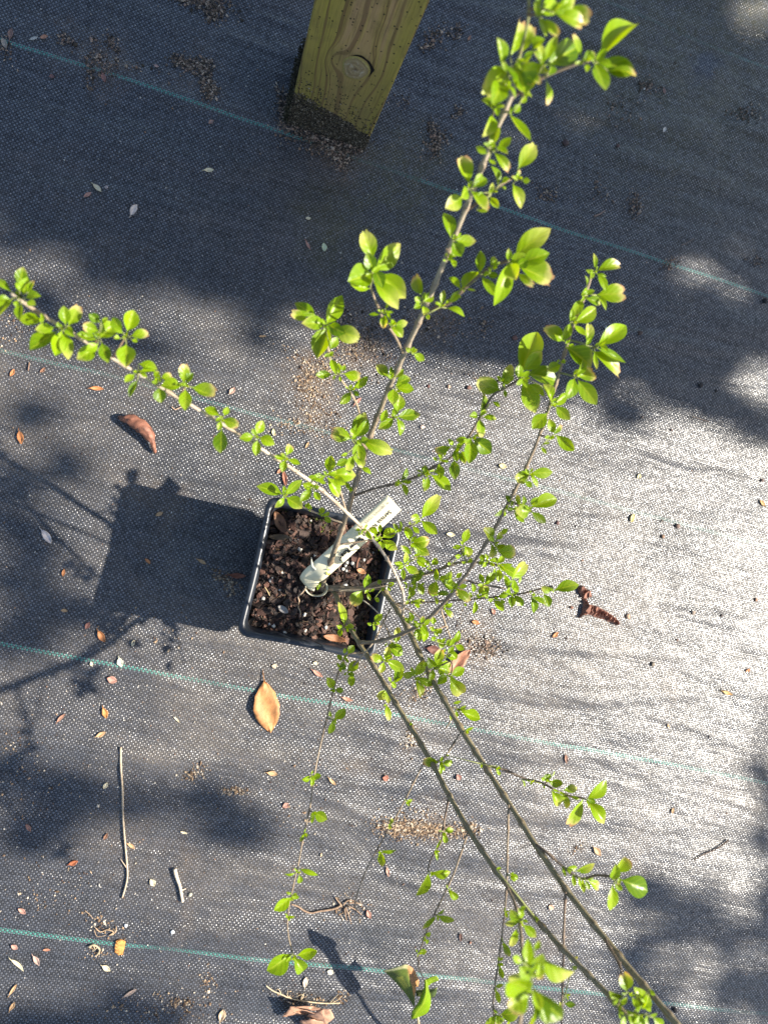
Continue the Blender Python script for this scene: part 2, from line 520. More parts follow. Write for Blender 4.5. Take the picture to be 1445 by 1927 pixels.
M = dict(
    fabric=fabric_material(),
    leaf=leaf_material('shrub_leaf', True),
    stem=stem_material(),
    plastic=plastic_material(),
    soil=soil_material(),
    chip=tint_material('bark_chips', 0.75, 0.35, 500, 0.6, 0.0008),
    perlite=tint_material('perlite', 0.85, 0.3, 900, 0.35, 0.0004, dark=(0.35, 0.33, 0.30)),
    dry=tint_material('dry_leaf', 0.6, 0.4, 160, 0.45, 0.0008, 0.12, dark=(0.08, 0.03, 0.015)),
    pale=tint_material('pale_dry_leaf', 0.6, 0.4, 260, 0.3, 0.0005, 0.15, dark=(0.28, 0.18, 0.10)),
    twig=tint_material('dry_twig', 0.75, 0.3, 300, 0.5, 0.0006, dark=(0.10, 0.07, 0.045)),
    crumb=tint_material('soil_crumb', 0.9, 0.2, 700, 0.4, 0.0005),
    tagm=tint_material('label_plastic', 0.42, 0.5, 60, 0.18, 0.0002, 0.25, dark=(0.62, 0.52, 0.28)),
    ink=tint_material('printed_ink', 0.6, 0.3, 60, 0.0, 0.0001),
    tree=tint_material('tree_leaf', 0.5, 0.4, 30, 0.3, 0.001, 0.0, dark=(0.02, 0.04, 0.01)),
    trunk=tint_material('tree_bark', 0.9, 0.2, 40, 0.6, 0.006),
)


# ------------------------------------------------------------------ ground
CREASES = []
for a_, b_, c_, d_, h_ in ((470, 15, 575, 55, 1.2), (470, 80, 560, 115, 1.2), (475, 110, 560, 160, 1.0), (735, 140, 900, 205, 1.0), (250, 20, 330, 60, 0.8), (663, 1368, 860, 1432, 1.4),
                           (855, 990, 980, 1040, 1.4), (1045, 1345, 1160, 1385, 1.4), (1050, 1240, 1145, 1300, 1.2), (255, 1268, 410, 1312, 1.2), (1260, 1030, 1400, 1080, 1.2), (1180, 1120, 1350, 1175, 1.2),
                           (1080, 1450, 1190, 1480, 1.4), (1040, 690, 1200, 740, 1.0), (1100, 600, 1260, 650, 1.0), (1180, 850, 1330, 900, 1.2), (880, 1630, 1000, 1660, 1.2), (500, 1660, 640, 1690, 1.2), (700, 1640, 860, 1690, 1.2),
                           (60, 1230, 210, 1270, 1.0), (300, 1480, 470, 1500, 1.2), (1230, 1350, 1400, 1400, 1.2), (560, 1480, 700, 1540, 1.2), (320, 500, 470, 560, 0.9), (1290, 1480, 1440, 1530, 1.2)):
    CREASES.append((P(a_, b_), P(c_, d_), h_ * 0.0011))


def crease_h(x, y):
    h = 0.0
    for a, b, k in CREASES:
        if abs(y - (a.y + b.y) / 2) > 0.03 or x < min(a.x, b.x) - 0.02 or x > max(a.x, b.x) + 0.02: continue
        ex, ey = b.x - a.x, b.y - a.y
        L2 = ex * ex + ey * ey
        t = max(0.0, min(1.0, ((x - a.x) * ex + (y - a.y) * ey) / L2))
        d = math.hypot(x - a.x - ex * t, y - a.y - ey * t)
        h += k * math.exp(-(d / 0.0042) ** 2) * (0.25 + 0.75 * math.sin(math.pi * t))
    return h


def ground_h(x, y):
    return ground_base(x, y) + crease_h(x, y)


def ground_base(x, y):
    h = 0.0
    h += 0.0045 * noise.noise(Vector((x * 2.2, y * 5.0, 1.3)))
    h += 0.0020 * noise.noise(Vector((x * 4.5 + y * 1.2, y * 22.0 - x * 2.5, 4.1)))
    a = noise.noise(Vector((x * 3.0 + 9, y * 30.0 - x * 4.0, 8.0)))
    h += 0.0022 * max(0.0, a - 0.12) * 3
    return h


def axis(lo, hi, step):
    a = list(np.arange(lo, hi + 1e-6, step))
    s, v = step, a[-1]
    while v < 40:
        s *= 1.35; v += s; a.append(v)
    s, v = step, a[0]
    while v > -40:
        s *= 1.35; v -= s; a.insert(0, v)
    return a


def build_ground():
    xs, ys = axis(-0.46, 0.96, 0.0050), axis(-0.62, 0.90, 0.0032)
    nx, ny = len(xs), len(ys)
    mb = MB()
    vs = []
    for yv in ys:
        for xv in xs:
            k = 1.0 if (-1 < xv < 1.5 and -1.2 < yv < 1.5) else 0.0
            vs.append((xv, yv, ground_h(xv, yv) * k - 0.001))
    fs = [(j * nx + i, j * nx + i + 1, (j + 1) * nx + i + 1, (j + 1) * nx + i) for j in range(ny - 1) for i in range(nx - 1)]
    mb.add(vs, fs)
    o = mb.build('ground', M['fabric'])
    tag(o, 'black woven weed fabric with green marker threads, dusty and wrinkled', 'ground', kind='structure')


build_ground()

# ------------------------------------------------------------------ wooden post
FY = 0.490            # front face
PX0, PX1 = -0.008, 0.087


def build_post():
    root = empty('wooden_post', ((PX0 + PX1) / 2, FY + 0.045, 0))
    tag(root, 'square yellow-green treated pine post with a round knot and a soil-crusted foot', 'post')
    bm = bmesh.new()
    bmesh.ops.create_cube(bm, size=1)
    for v in bm.verts:
        v.co.x = PX0 + (v.co.x + 0.5) * (PX1 - PX0)
        v.co.y = FY + (v.co.y + 0.5) * 0.092
        v.co.z = -0.01 + (v.co.z + 0.5) * 1.36
    bmesh.ops.bevel(bm, geom=[e for e in bm.edges], offset=0.0028, segments=3, profile=0.5, affect='EDGES')
    me = bpy.data.meshes.new('timber')
    bm.to_mesh(me); bm.free()
    k = Pplane_y(669, 128, FY)
    me.materials.append(wood_material(k.x, k.z, 0.030, 0.052))
    for p in me.polygons: p.use_smooth = False
    o = bpy.data.objects.new('timber', me)
    COL.objects.link(o)
    o.parent = root; o.location = -root.location
    # knot: shallow dome on the face, with a dark crescent crack over it
    mb = MB()
    rx, rz = 0.0150, 0.0205
    vs, fs, uv = [], [], []
    rings, seg = 6, 32
    vs.append((k.x, FY - 0.0011, k.z)); uv.append((0, 0))
    for r in range(1, rings + 1):
        t = r / rings
        for s in range(seg):
            a = 2 * math.pi * s / seg
            w_ = 1 + 0.04 * math.sin(3 * a + 1) + 0.03 * math.sin(5 * a)
            vs.append((k.x + rx * t * math.cos(a) * w_, FY - 0.0009 * (1 - t ** 2) + (0.0002 if r == rings else -0.0002), k.z + rz * t * math.sin(a) * w_))
            uv.append((t * math.cos(a), t * math.sin(a)))
    for s in range(seg):
        s2 = (s + 1) % seg
        fs.append((0, 1 + s, 1 + s2))
        for r in range(rings - 1):
            fs.append((1 + r * seg + s, 1 + (r + 1) * seg + s, 1 + (r + 1) * seg + s2, 1 + r * seg + s2))
    mb.add(vs, fs, uvs=uv)
    mb.build('knot', knot_material(), root)
    mb = MB()
    vs, fs = [], []
    n = 22
    for i in range(n + 1):
        t = i / n
        a = math.radians(-14 + 138 * t)
        wd = 0.0040 * (0.75 + 0.5 * noise.noise(Vector((t * 6, 3, 3))))  * math.sin(math.pi * min(1, t * 1.05)) ** 1.2 * (1 + 0.25 * math.sin(9 * t)) + 0.0003
        for q, rr in ((0, 1.0), (1, 1.0)):
            e = 0 if q == 0 else wd
            vs.append((k.x + (rx * 1.02 + e) * math.cos(a), FY - 0.0006, k.z + (rz * 1.02 + e * 1.2) * math.sin(a)))
    for i in range(n):
        fs.append((2 * i, 2 * i + 2, 2 * i + 3, 2 * i + 1))
    mb.add(vs, fs, col=(0.012, 0.010, 0.008))
    mb.build('crack', M['crumb'], root)
    # crust of grit stuck on the foot
    rr = random.Random(3)
    mb = MB()
    def grain(p, s, c):
        vs = []
        for dx, dy, dz in ((1, 0, 0), (-1, 0, 0), (0, 1, 0), (0, -1, 0), (0, 0, 1), (0, 0, -1)):
            q = s * rr.uniform(0.6, 1.3)
            vs.append((p[0] + dx * q, p[1] + dy * q, p[2] + dz * q))
        mb.add(vs, [(0, 2, 4), (2, 1, 4), (1, 3, 4), (3, 0, 4), (2, 0, 5), (1, 2, 5), (3, 1, 5), (0, 3, 5)], col=c)
    for i in range(5200):
        xx = rr.uniform(PX0, PX1)
        top = 0.052 - (xx - 0.04) * 0.42 + 0.012 * noise.noise(Vector((xx * 60, 2, 1)))
        zz = rr.uniform(0, top) if rr.random() < 0.97 else rr.uniform(top, top + 0.03)
        b = rr.choice([(0.045, 0.036, 0.025), (0.085, 0.068, 0.046), (0.022, 0.018, 0.013), (0.14, 0.115, 0.08), (0.26, 0.22, 0.17) if rr.random() < 0.3 else (0.05, 0.04, 0.028)])
        grain((xx, FY - rr.uniform(-0.0002, 0.0008), zz), rr.uniform(0.0005, 0.0013), b)
    for i in range(1500):      # left face
        grain((PX0 - rr.uniform(0, 0.008) * rr.random(), FY + rr.uniform(-0.001, 0.07), rr.uniform(0, 0.07) * rr.random() ** 0.6), rr.uniform(0.0008, 0.002), rr.choice([(0.02, 0.02, 0.012), (0.035, 0.032, 0.02), (0.05, 0.045, 0.03)]))
    o = mb.build('soil_crust', M['crumb'], root, smooth=False)
    o['kind'] = 'stuff'


build_post()


# ------------------------------------------------------------------ pot
PCX, PCY, RIM = 0.1308, -0.0185, 0.120
SOILZ = 0.1015


def rounded_square(h, r, z, seg=6, cx=PCX, cy=PCY):
    pts = []
    for qx, qy, a0 in ((1, 1, 0), (-1, 1, 90), (-1, -1, 180), (1, -1, 270)):
        for s in range(seg + 1):
            a = math.radians(a0 + 90 * s / seg)
            pts.append((cx + qx * (h - r) + r * math.cos(a), cy + qy * (h - r) + r * math.sin(a), z))
    # a few points along each side so the wall can bow a little
    out = []
    n = len(pts)
    for i in range(n):
        a, b = pts[i], pts[(i + 1) % n]
        out.append(a)
        if math.dist(a[:2], b[:2]) > h:
            for k in range(1, 6):
                t = k / 6
                bow = 0.0012 * math.sin(math.pi * t)
                mx, my = a[0] + (b[0] - a[0]) * t, a[1] + (b[1] - a[1]) * t
                dx, dy = mx - cx, my - cy
                L = math.hypot(dx, dy)
                out.append((mx - dx / L * bow, my - dy / L * bow, z))
    return out


def loft(mb, prof):
    loops = [rounded_square(*p) for p in prof]
    n = len(loops[0])
    vs = [v for l in loops for v in l]
    fs = []
    for j in range(len(loops) - 1):
        for i in range(n):
            i2 = (i + 1) % n
            fs.append((j * n + i, j * n + i2, (j + 1) * n + i2, (j + 1) * n + i))
    mb.add(vs, fs)
    return n, len(loops)


def build_pot():
    root = empty('plant_pot', (PCX, PCY, 0.0))
    tag(root, 'square black plastic nursery pot with a rolled rim holding the potted shrub', 'plant pot')
    mb = MB()
    loft(mb, [(0.050, 0.010, 0.003), (0.0515, 0.012, 0.002), (0.0655, 0.011, 0.1085), (0.0650, 0.011, 0.1105)])
    loft(mb, [(0.0625, 0.0086, 0.1100), (0.0608, 0.0086, 0.095), (0.049, 0.009, 0.006), (0.010, 0.004, 0.005)])
    mb.build('pot_wall', M['plastic'], root)
    mb = MB()
    loft(mb, [(0.0655, 0.010, 0.1085), (0.0700, 0.0112, 0.1090), (0.0712, 0.0118, 0.1160), (0.0709, 0.0116, 0.1186), (0.0698, 0.0112, 0.1202), (0.0675, 0.0102, 0.1206), (0.0655, 0.0095, 0.1198), (0.0640, 0.0090, 0.1165), (0.0625, 0.0086, 0.1098)])
    mb.build('rim', M['plastic'], root)


build_pot()


def soil_h(x, y):
    u, v = (x - PCX) / 0.06, (y - PCY) / 0.06
    return SOILZ + 0.0035 * noise.noise(Vector((x * 40, y * 40, 0))) + 0.003 * noise.noise(Vector((x * 110, y * 110, 5))) - 0.003 * max(abs(u), abs(v)) ** 4 + 0.003


def build_soil():
    rr = random.Random(11)
    mb = MB()
    n = 90
    hs = 0.0612
    vs = [(PCX + (i / n * 2 - 1) * hs, PCY + (j / n * 2 - 1) * hs, 0) for j in range(n + 1) for i in range(n + 1)]
    vs = [(a, b, soil_h(a, b) - 0.002) for a, b, c in vs]
    mb.add(vs, [(j * (n + 1) + i, j * (n + 1) + i + 1, (j + 1) * (n + 1) + i + 1, (j + 1) * (n + 1) + i) for j in range(n) for i in range(n)], mat=1)
    cols = [(0.035, 0.018, 0.013), (0.055, 0.027, 0.020), (0.020, 0.012, 0.009), (0.085, 0.042, 0.030), (0.014, 0.010, 0.009), (0.12, 0.062, 0.045), (0.045, 0.030, 0.024), (0.16, 0.09, 0.065)]
    wts = [6, 5, 7, 3, 7, 1.6, 4, 0.7]
    def chip(x, y, L, wd, th, c):
        yaw, pit, rol = rr.uniform(0, 6.3), rr.uniform(-0.5, 0.5), rr.uniform(-0.6, 0.6)
        Mx = Matrix.Rotation(yaw, 3, 'Z') @ Matrix.Rotation(pit, 3, 'Y') @ Matrix.Rotation(rol, 3, 'X')
        vs = []
        for sz in (-1, 1):
            for a in range(6):
                an = math.pi * a / 3 + rr.uniform(-0.3, 0.3)
                q = rr.uniform(0.7, 1.1)
                vs.append(Mx @ Vector((math.cos(an) * L * q, math.sin(an) * wd * q, sz * th * rr.uniform(0.5, 1.2))) + Vector((x, y, soil_h(x, y) + L * 0.12)))
        fs = [(5, 4, 3, 2, 1, 0), (6, 7, 8, 9, 10, 11)] + [(a, (a + 1) % 6, 6 + (a + 1) % 6, 6 + a) for a in range(6)]
        k = rr.uniform(0.7, 1.9)
        mb.add(vs, fs, col=tuple(q * k for q in c))
    for i in range(4200):
        x, y = PCX + rr.uniform(-hs, hs) * 0.98, PCY + rr.uniform(-hs, hs) * 0.98
        big = rr.random()
        L = rr.uniform(0.0008, 0.0022) if big < 0.62 else (rr.uniform(0.002, 0.0042) if big < 0.95 else rr.uniform(0.004, 0.0068))
        chip(x, y, L, L * rr.uniform(0.35, 0.8), L * rr.uniform(0.12, 0.4), rr.choices(cols, wts)[0])
    for i in range(160):        # fibres
        x, y = PCX + rr.uniform(-hs, hs) * 0.95, PCY + rr.uniform(-hs, hs) * 0.95
        a = rr.uniform(0, 6.3); L = rr.uniform(0.003, 0.009)
        pts = [Vector((x + math.cos(a) * L * t + rr.uniform(-.0006, .0006), y + math.sin(a) * L * t + rr.uniform(-.0006, .0006), soil_h(x, y) + 0.0015 + rr.uniform(0, .001))) for t in (0, .35, .7, 1)]
        tube(mb, pts, [0.0002] * 4, col=rr.choice([(0.20, 0.12, 0.07), (0.10, 0.06, 0.04), (0.30, 0.21, 0.12)]), sides=4)
    # moss near the back edge
    for (px, py, s, cnt) in ((603, 985, 0.006, 110), (612, 990, 0.008, 150), (598, 1000, 0.004, 60), (530, 958, 0.003, 40), (575, 1160, 0.003, 25)):
        c = P(px, py, SOILZ)
        for i in range(cnt):
            x, y = c.x + rr.gauss(0, s), c.y + rr.gauss(0, s * 0.6)
            if abs(x - PCX) < hs and abs(y - PCY) < hs:
                chip(x, y, rr.uniform(0.0006, 0.0012), 0.0006, 0.0004, rr.choice([(0.07, 0.10, 0.012), (0.10, 0.12, 0.02), (0.04, 0.06, 0.01)]))
    o = mb.build('potting_mix', [M['chip'], M['soil']], smooth=False)
    tag(o, 'dark bark-chip potting mix filling the square black pot', 'potting soil', kind='stuff')


build_soil()


def icoball(mb, c, r, col, rr, squash=0.85, mat=0):
    bm = bmesh.new()
    bmesh.ops.create_icosphere(bm, subdivisions=2, radius=1)
    off = Vector((rr.uniform(0, 50), rr.uniform(0, 50), rr.uniform(0, 50)))
    vs = []
    for v in bm.verts:
        k = 1 + 0.6 * noise.noise(v.co * 1.5 + off)
        vs.append((c[0] + v.co.x * r * k, c[1] + v.co.y * r * k, c[2] + v.co.z * r * k * squash))
    fs = [tuple(v.index for v in f.verts) for f in bm.faces]
    bm.free()
    mb.add(vs, fs, col=col, mat=mat)


def build_perlite():
    rr = random.Random(5)
    src = [(537, 1291 / 7.225 + 1000, 'a')]
    pts = []
    # read off the two enlarged views of the pot (origin, scale)
    for ox, oy, s, lst in ((560, 920, 7.225, [(665, 1000, 32), (745, 1015, 36), (790, 975, 20), (895, 965, 26), (620, 1090, 28), (650, 1045, 24), (663, 1115, 24), (1030, 870, 20), (640, 1320, 40), (232, 905, 24), (185, 430, 18)]),
                           (440, 1000, 7.225, [(885, 105, 20), (900, 240, 40), (497, 672, 26), (650, 560, 26), (525, 635, 18), (625, 800, 22), (965, 1132, 32), (540, 1292, 34), (485, 1265, 22), (697, 1382, 34), (1250, 1310, 34), (975, 1350, 26), (400, 915, 30), (305, 1135, 18), (205, 1250, 16), (685, 560, 14)])):
        for a, b, r in lst:
            pts.append((ox + a / s, oy + b / s, r / s / 2150))
    for i, (px, py, r) in enumerate(pts):
        p = P(px, py, SOILZ + 0.004)
        p.z = soil_h(p.x, p.y) + r * 0.7
        mb = MB()
        c = rr.choice([(0.60, 0.58, 0.53), (0.48, 0.46, 0.41), (0.36, 0.36, 0.34)])
        icoball(mb, (p.x, p.y, p.z), r, c, rr)
        o = mb.build('perlite_granule', M['perlite'], origin=(p.x, p.y, p.z))
        tag(o, 'small white perlite granule lying on the dark potting mix in the pot', 'perlite', 'white perlite granules in the pot')


build_perlite()

# ------------------------------------------------------------------ shrub
root = empty('potted_shrub', P(606, 1112, SOILZ))
tag(root, 'leggy green shrub with small bright leaves on long bare stems, growing in the black pot', 'shrub')

# name: colour key, (start radius, end radius) mm, points "x y z"
STEMC = dict(b=(0.205, 0.150, 0.095), g=(0.185, 0.152, 0.068), t=(0.36, 0.27, 0.18), w=(0.52, 0.44, 0.35), d=(0.11, 0.068, 0.045), r=(0.20, 0.12, 0.075), y=(0.20, 0.24, 0.07))
BR = [
 ('b', 3.3, 2.5, '603 1114 .092 612 1108 .108 640 1107 .118 668 1109 .126 700 1106 .136 716 1105 .141'),
 ('b', 2.6, 1.25, '603 1113 .098 606 1100 .115 622 1060 .16 638 1010 .20 655 960 .235 668 915 .265 680 870 .29 702 800 .33 735 722 .37 760 665 .40 795 592 .43 830 508 .455 850 455 .47 878 390 .485 905 320 .50 930 250 .515 957 192 .525 972 150 .53'),
 ('g', 2.5, 1.8, '716 1105 .141 728 1120 .146 741 1138 .155 757 1160 .168 774 1196 .182 796 1249 .2 815 1285 .215 837 1317 .225 865 1373 .242 911 1437 .265 956 1513 .3 1006 1586 .325 1062 1678 .355 1116 1736 .375 1139 1769 .385 1179 1818 .40 1219 1865 .415 1280 1935 .435'),
 ('g', 2.3, 1.6, '622 1108 .108 631 1118 .114 640 1136 .122 657 1184 .145 677 1208 .155 690 1237 .165 716 1271 .182 741 1321 .2 768 1362 .215 788 1393 .23 810 1429 .245 847 1503 .275 881 1564 .30 930 1636 .325 953 1666 .335 993 1715 .355 1059 1789 .385 1106 1834 .40 1139 1867 .41 1165 1897 .42 1205 1940 .43'),
 ('t', 1.5, 1.15, '757 1158 .175 759 1120 .205 745 1075 .24 715 1030 .27 690 1000 .295 648 962 .325 600 912 .355 545 880 .375 492 845 .39 430 805 .40 365 765 .41 290 722 .415 240 692 .42 165 645 .425 60 580 .43 20 552 .43'),
 ('b', 1.9, 1.0, '690 1106 .134 712 1096 .146 740 1092 .155 755 1090 .159 805 1079 .172 844 1065 .183 877 1057 .192 938 1063 .205'),
 ('d', 0.9, 0.7, '746 1136 .158 764 1135 .17 825 1132 .19 908 1126 .215 977 1118 .232 1018 1108 .245 1040 1104 .25'),
 ('d', 0.8, 0.7, '868 1090 .232 877 1092 .23 905 1100 .232 952 1107 .236'),
 ('b', 1.7, 0.9, '677 1208 .157 700 1209 .18 741 1201 .21 786 1182 .24 811 1162 .255 830 1140 .27 855 1112 .285 883 1074 .305 905 1038 .32 930 996 .335 946 968 .345 960 938 .355 977 908 .365 992 875 .375 1009 838 .385 1032 769 .40 1046 726 .405 1059 672 .415 1069 639 .42 1087 590 .43 1102 553 .435 1112 520 .44'),
 ('d', 1.0, 0.9, '668 932 .257 706 919 .275 744 910 .29 789 895 .31 810 882 .32 846 862 .335 883 819 .35 906 779 .365 926 745 .375 946 732 .38 973 716 .39 986 702 .395'),
 ('b', 1.0, 0.8, '957 192 .52 985 165 .53 1030 141 .54 1090 118 .55 1125 108 .555'),
 ('y', 0.9, 0.6, '972 150 .53 978 100 .545 990 55 .56 995 10 .57 990 -30 .58'),
 ('d', 0.8, 0.6, '913 300 .482 919 265 .495 930 200 .515 940 165 .52'),
 ('d', 0.8, 0.6, '883 393 .484 913 369 .49 936 352 .493 963 335 .495'),
 ('d', 1.1, 0.8, '798 593 .43 820 579 .435 840 573 .44 866 550 .45 899 520 .46 926 500 .465 958 490 .47'),
 ('b', 0.9, 0.7, '758 664 .40 742 630 .41 725 608 .418 714 583 .425 703 558 .43 697 536 .435 700 514 .44'),
 ('t', 0.9, 0.7, '683 830 .312 675 773 .335 659 738 .35 645 719 .36 634 700 .37 620 675 .38 617 655 .385 615 614 .395'),
 ('b', 1.0, 0.8, '690 845 .305 676 828 .335'),
 ('t', 0.8, 0.6, '652 965 .322 640 925 .33 622 893 .335'),
 ('t', 0.9, 0.7, '651 985 .218 629 979 .225 607 969 .23 589 963 .235 570 954 .24 552 944 .245 537 936 .25'),
 ('t', 0.9, 0.7, '735 1145 .16 718 1177 .17 702 1210 .182 671 1246 .178 655 1262 .175'),
 ('b', 0.9, 0.55, '685 1229 .175 660 1230 .19 650 1237 .20 640 1257 .215 627 1299 .235 616 1346 .25 605 1393 .262 593 1450 .272 583 1520 .28 573 1566 .285 560 1632 .29 550 1676 .292 541 1729 .292 543 1762 .288 549 1790 .285'),
 ('b', 0.8, 0.5, '868 1375 .267 850 1405 .268 832 1430 .27 800 1436 .27 795 1441 .27 766 1498 .268 738 1550 .264 712 1595 .26 690 1636 .255 676 1672 .248 668 1700 .242 672 1718 .238'),
 ('d', 0.8, 0.6, '845 1496 .305 835 1550 .30 830 1585 .295 812 1615 .288 805 1640 .285'),
 ('b', 0.8, 0.6, '880 1566 .335 862 1622 .33 843 1668 .32 820 1715 .31 800 1760 .30 788 1800 .292 788 1822 .288 796 1840 .285'),
 ('b', 0.9, 0.7, '957 1515 .337 955 1580 .335 954 1640 .33 951 1700 .325 944 1765 .315 935 1830 .305 928 1880 .30 931 1927 .295 935 1950 .293'),
 ('b', 1.0, 0.9, '948 1660 .336 966 1695 .36 978 1740 .39 982 1790 .43 990 1830 .47 985 1880 .49 975 1940 .50'),
 ('d', 0.9, 0.8, '1064 1680 .405 1061 1740 .40 1060 1800 .39 1058 1860 .375 1056 1940 .36'),
 ('d', 1.1, 0.8, '913 1440 .268 950 1450 .27 985 1465 .275 1020 1475 .28 1050 1490 .285 1076 1500 .288 1094 1502 .29'),
 ('d', 1.0, 0.8, '1008 1590 .328 1030 1606 .335 1055 1628 .34 1075 1645 .345 1098 1655 .35 1120 1648 .36 1148 1650 .375'),
 ('d', 1.1, 0.7, '1139 1769 .387 1150 1790 .40 1165 1815 .415 1171 1835 .425'),
 ('t', 0.7, 0.6, '733 1130 .158 746 1137 .162 771 1149 .17 793 1166 .18'),
 ('t', 0.8, 0.6, '829 1144 .215 837 1171 .205 847 1199 .20'),
 ('w', 0.7, 0.5, '682 1129 .145 697 1140 .15 713 1155 .155'),
 ('t', 0.7, 0.5, '720 1168 .168 734 1199 .17 738 1224 .17 735 1274 .165 733 1310 .16 727 1345 .155'),
 ('b', 0.8, 0.5, '708 1106 .14 684 1110 .155 697 1107 .16 717 1104 .166 738 1098 .17'),
 ('b', 0.8, 0.6, '641 1024 .192 680 1019 .195 704 1012 .20 716 1005 .205'),
 ('d', 0.7, 0.6, '717 1012 .19 753 999 .20 780 985 .212 791 977 .22'),
 ('b', 0.8, 0.6, '836 1067 .18 850 1052 .19 866 1038 .20 872 1028 .205'),
 ('b', 0.7, 0.6, '800 1060 .19 786 1040 .20 772 1025 .20 768 1010 .205'),
 ('t', 0.7, 0.5, '838 1372 .225 850 1352 .235 852 1330 .24 868 1345 .24'),
 ('b', 0.7, 0.6, '812 1262 .206 835 1250 .215 850 1245 .22 850 1262 .22'),
 ('b', 0.7, 0.6, '847 1199 .20 852 1225 .205 846 1250 .21'),
]

bpaths = []


def parse_branch(s):
    a = [float(t) for t in s.split()]
    return [(a[i], a[i + 1], a[i + 2]) for i in range(0, len(a), 3)]


for idx, (ck, r0, r1, s) in enumerate(BR):
    pts = parse_branch(s)
    if idx in (2, 3, 26, 28, 29, 30, 41):
        pts = [(a, b, c if c < 0.14 else 0.14 + (c - 0.14) * 1.22) for a, b, c in pts]
    if idx in (1, 2, 3, 4, 8) and len(pts) > 6:      # even out the reading jitter of the long stems
        sm_ = list(pts)
        for i in range(2, len(pts) - 2):
            sm_[i] = tuple(0.5 * pts[i][u] + 0.25 * (pts[i - 1][u] + pts[i + 1][u]) for u in range(3))
        pts = sm_
    path = smooth_path([P(*p) for p in pts], 5)
    k_ = 0.92 if idx == 4 else (1.05 if idx == 1 else (1.05 if r0 > 1.2 else 1.0))
    bpaths.append((pts, path, r0 * k_ / 1000, r1 * k_ / 1000, ck))

BOBJ = []
for idx, (pts, path, r0, r1, ck) in enumerate(bpaths):
    mb = MB()
    n = len(path)
    L = [0.0]
    for i in range(1, n): L.append(L[-1] + (path[i] - path[i - 1]).length)
    # resample finely so the nodes can swell
    step = 0.0022 if r0 > 0.0012 else 0.0030
    m = max(6, int(L[-1] / step))
    q, ql = [], []
    j = 0
    for i in range(m + 1):
        t = L[-1] * i / m
        while j < n - 2 and L[j + 1] < t: j += 1
        seg = max(1e-9, L[j + 1] - L[j])
        q.append(path[j].lerp(path[j + 1], min(1, (t - L[j]) / seg))); ql.append(t)
    rr = random.Random(100 + idx)
    nodes = []
    t = rr.uniform(0.006, 0.02)
    while t < L[-1]:
        nodes.append(t); t += rr.uniform(0.020, 0.034)
    rad, cols = [], []
    base = STEMC[ck]
    for i, t in enumerate(ql):
        f = t / L[-1]
        r = r0 + (r1 - r0) * f
        bump = max([math.exp(-((t - nd) / 0.0022) ** 2) for nd in nodes] or [0])
        rad.append(r * (1 + 0.42 * bump) * (1 + 0.05 * noise.noise(Vector((t * 300, idx, 0)))))
        k = 1 + 0.25 * noise.noise(Vector((t * 60, idx * 3.1, 2)))
        c = [base[u] * k for u in range(3)]
        if idx == 4:          # long left stem: bleached stretches between brown nodes
            wv = 0.5 + 0.5 * noise.noise(Vector((t * 45, 7, 7))) * 2
            wv = min(1, max(0, wv))
            c = [c[u] * (1 - wv) + STEMC['w'][u] * wv for u in range(3)]
        if idx == 1:
            wv = min(1, max(0, (f - 0.35) * 2.2))
            c = [c[u] * (1 - wv) + (0.30, 0.25, 0.18)[u] * wv for u in range(3)]
        c = [c[u] * (1 - 0.45 * bump) + (0.16, 0.09, 0.055)[u] * 0.45 * bump for u in range(3)]
        cols.append(tuple(c))
    jit = [p + Vector((noise.noise(Vector((t * 70, idx, 9))), noise.noise(Vector((t * 70, idx, 19))), 0)) * 0.0003 * min(1.0, t / 0.01) for p, t in zip(q, ql)]
    tube(mb, jit, rad, sides=10 if r0 > 0.0012 else 7, cols=cols)
    # leaf-scar stubs at the nodes
    for nd in nodes:
        i = min(range(len(ql)), key=lambda u: abs(ql[u] - nd))
        T = (jit[min(i + 1, m)] - jit[max(i - 1, 0)]).normalized()
        a = rr.uniform(0, 6.28)
        sdv = T.cross(Vector((math.cos(a), math.sin(a), 0.4))).normalized()
        for sg in (1, -1):
            if rr.random() < 0.75:
                p0 = jit[i] + sdv * sg * rad[i] * 0.6
                p1 = p0 + (sdv * sg + T * 0.5).normalized() * rr.uniform(0.0008, 0.0022)
                tube(mb, [p0, p1], [0.0005, 0.00025], col=(0.22, 0.14, 0.09), sides=5)
    name = 'trunk' if idx == 0 else 'branch'
    o = mb.build(name, M['stem'], root)
    BOBJ.append(o)
tag(BOBJ[4], label='long pale bleached branch arching to the left edge')
tag(BOBJ[1], label='tall grey-brown branch rising to the top of the photo')


def nearest(px, py):
    best = None
    for bi, (pts, path, r0, r1, ck) in enumerate(bpaths):
        for i in range(len(pts) - 1):
            ax, ay, az = pts[i]; bx, by, bz = pts[i + 1]
            dx, dy = bx - ax, by - ay
            t = max(0, min(1, ((px - ax) * dx + (py - ay) * dy) / (dx * dx + dy * dy + 1e-9)))
            d = math.hypot(ax + dx * t - px, ay + dy * t - py)
            if bi in (4,) : d += 3
            if best is None or d < best[0]:
                best = (d, bi, ax + dx * t, ay + dy * t, az + (bz - az) * t)
    return best


LR = random.Random(21)


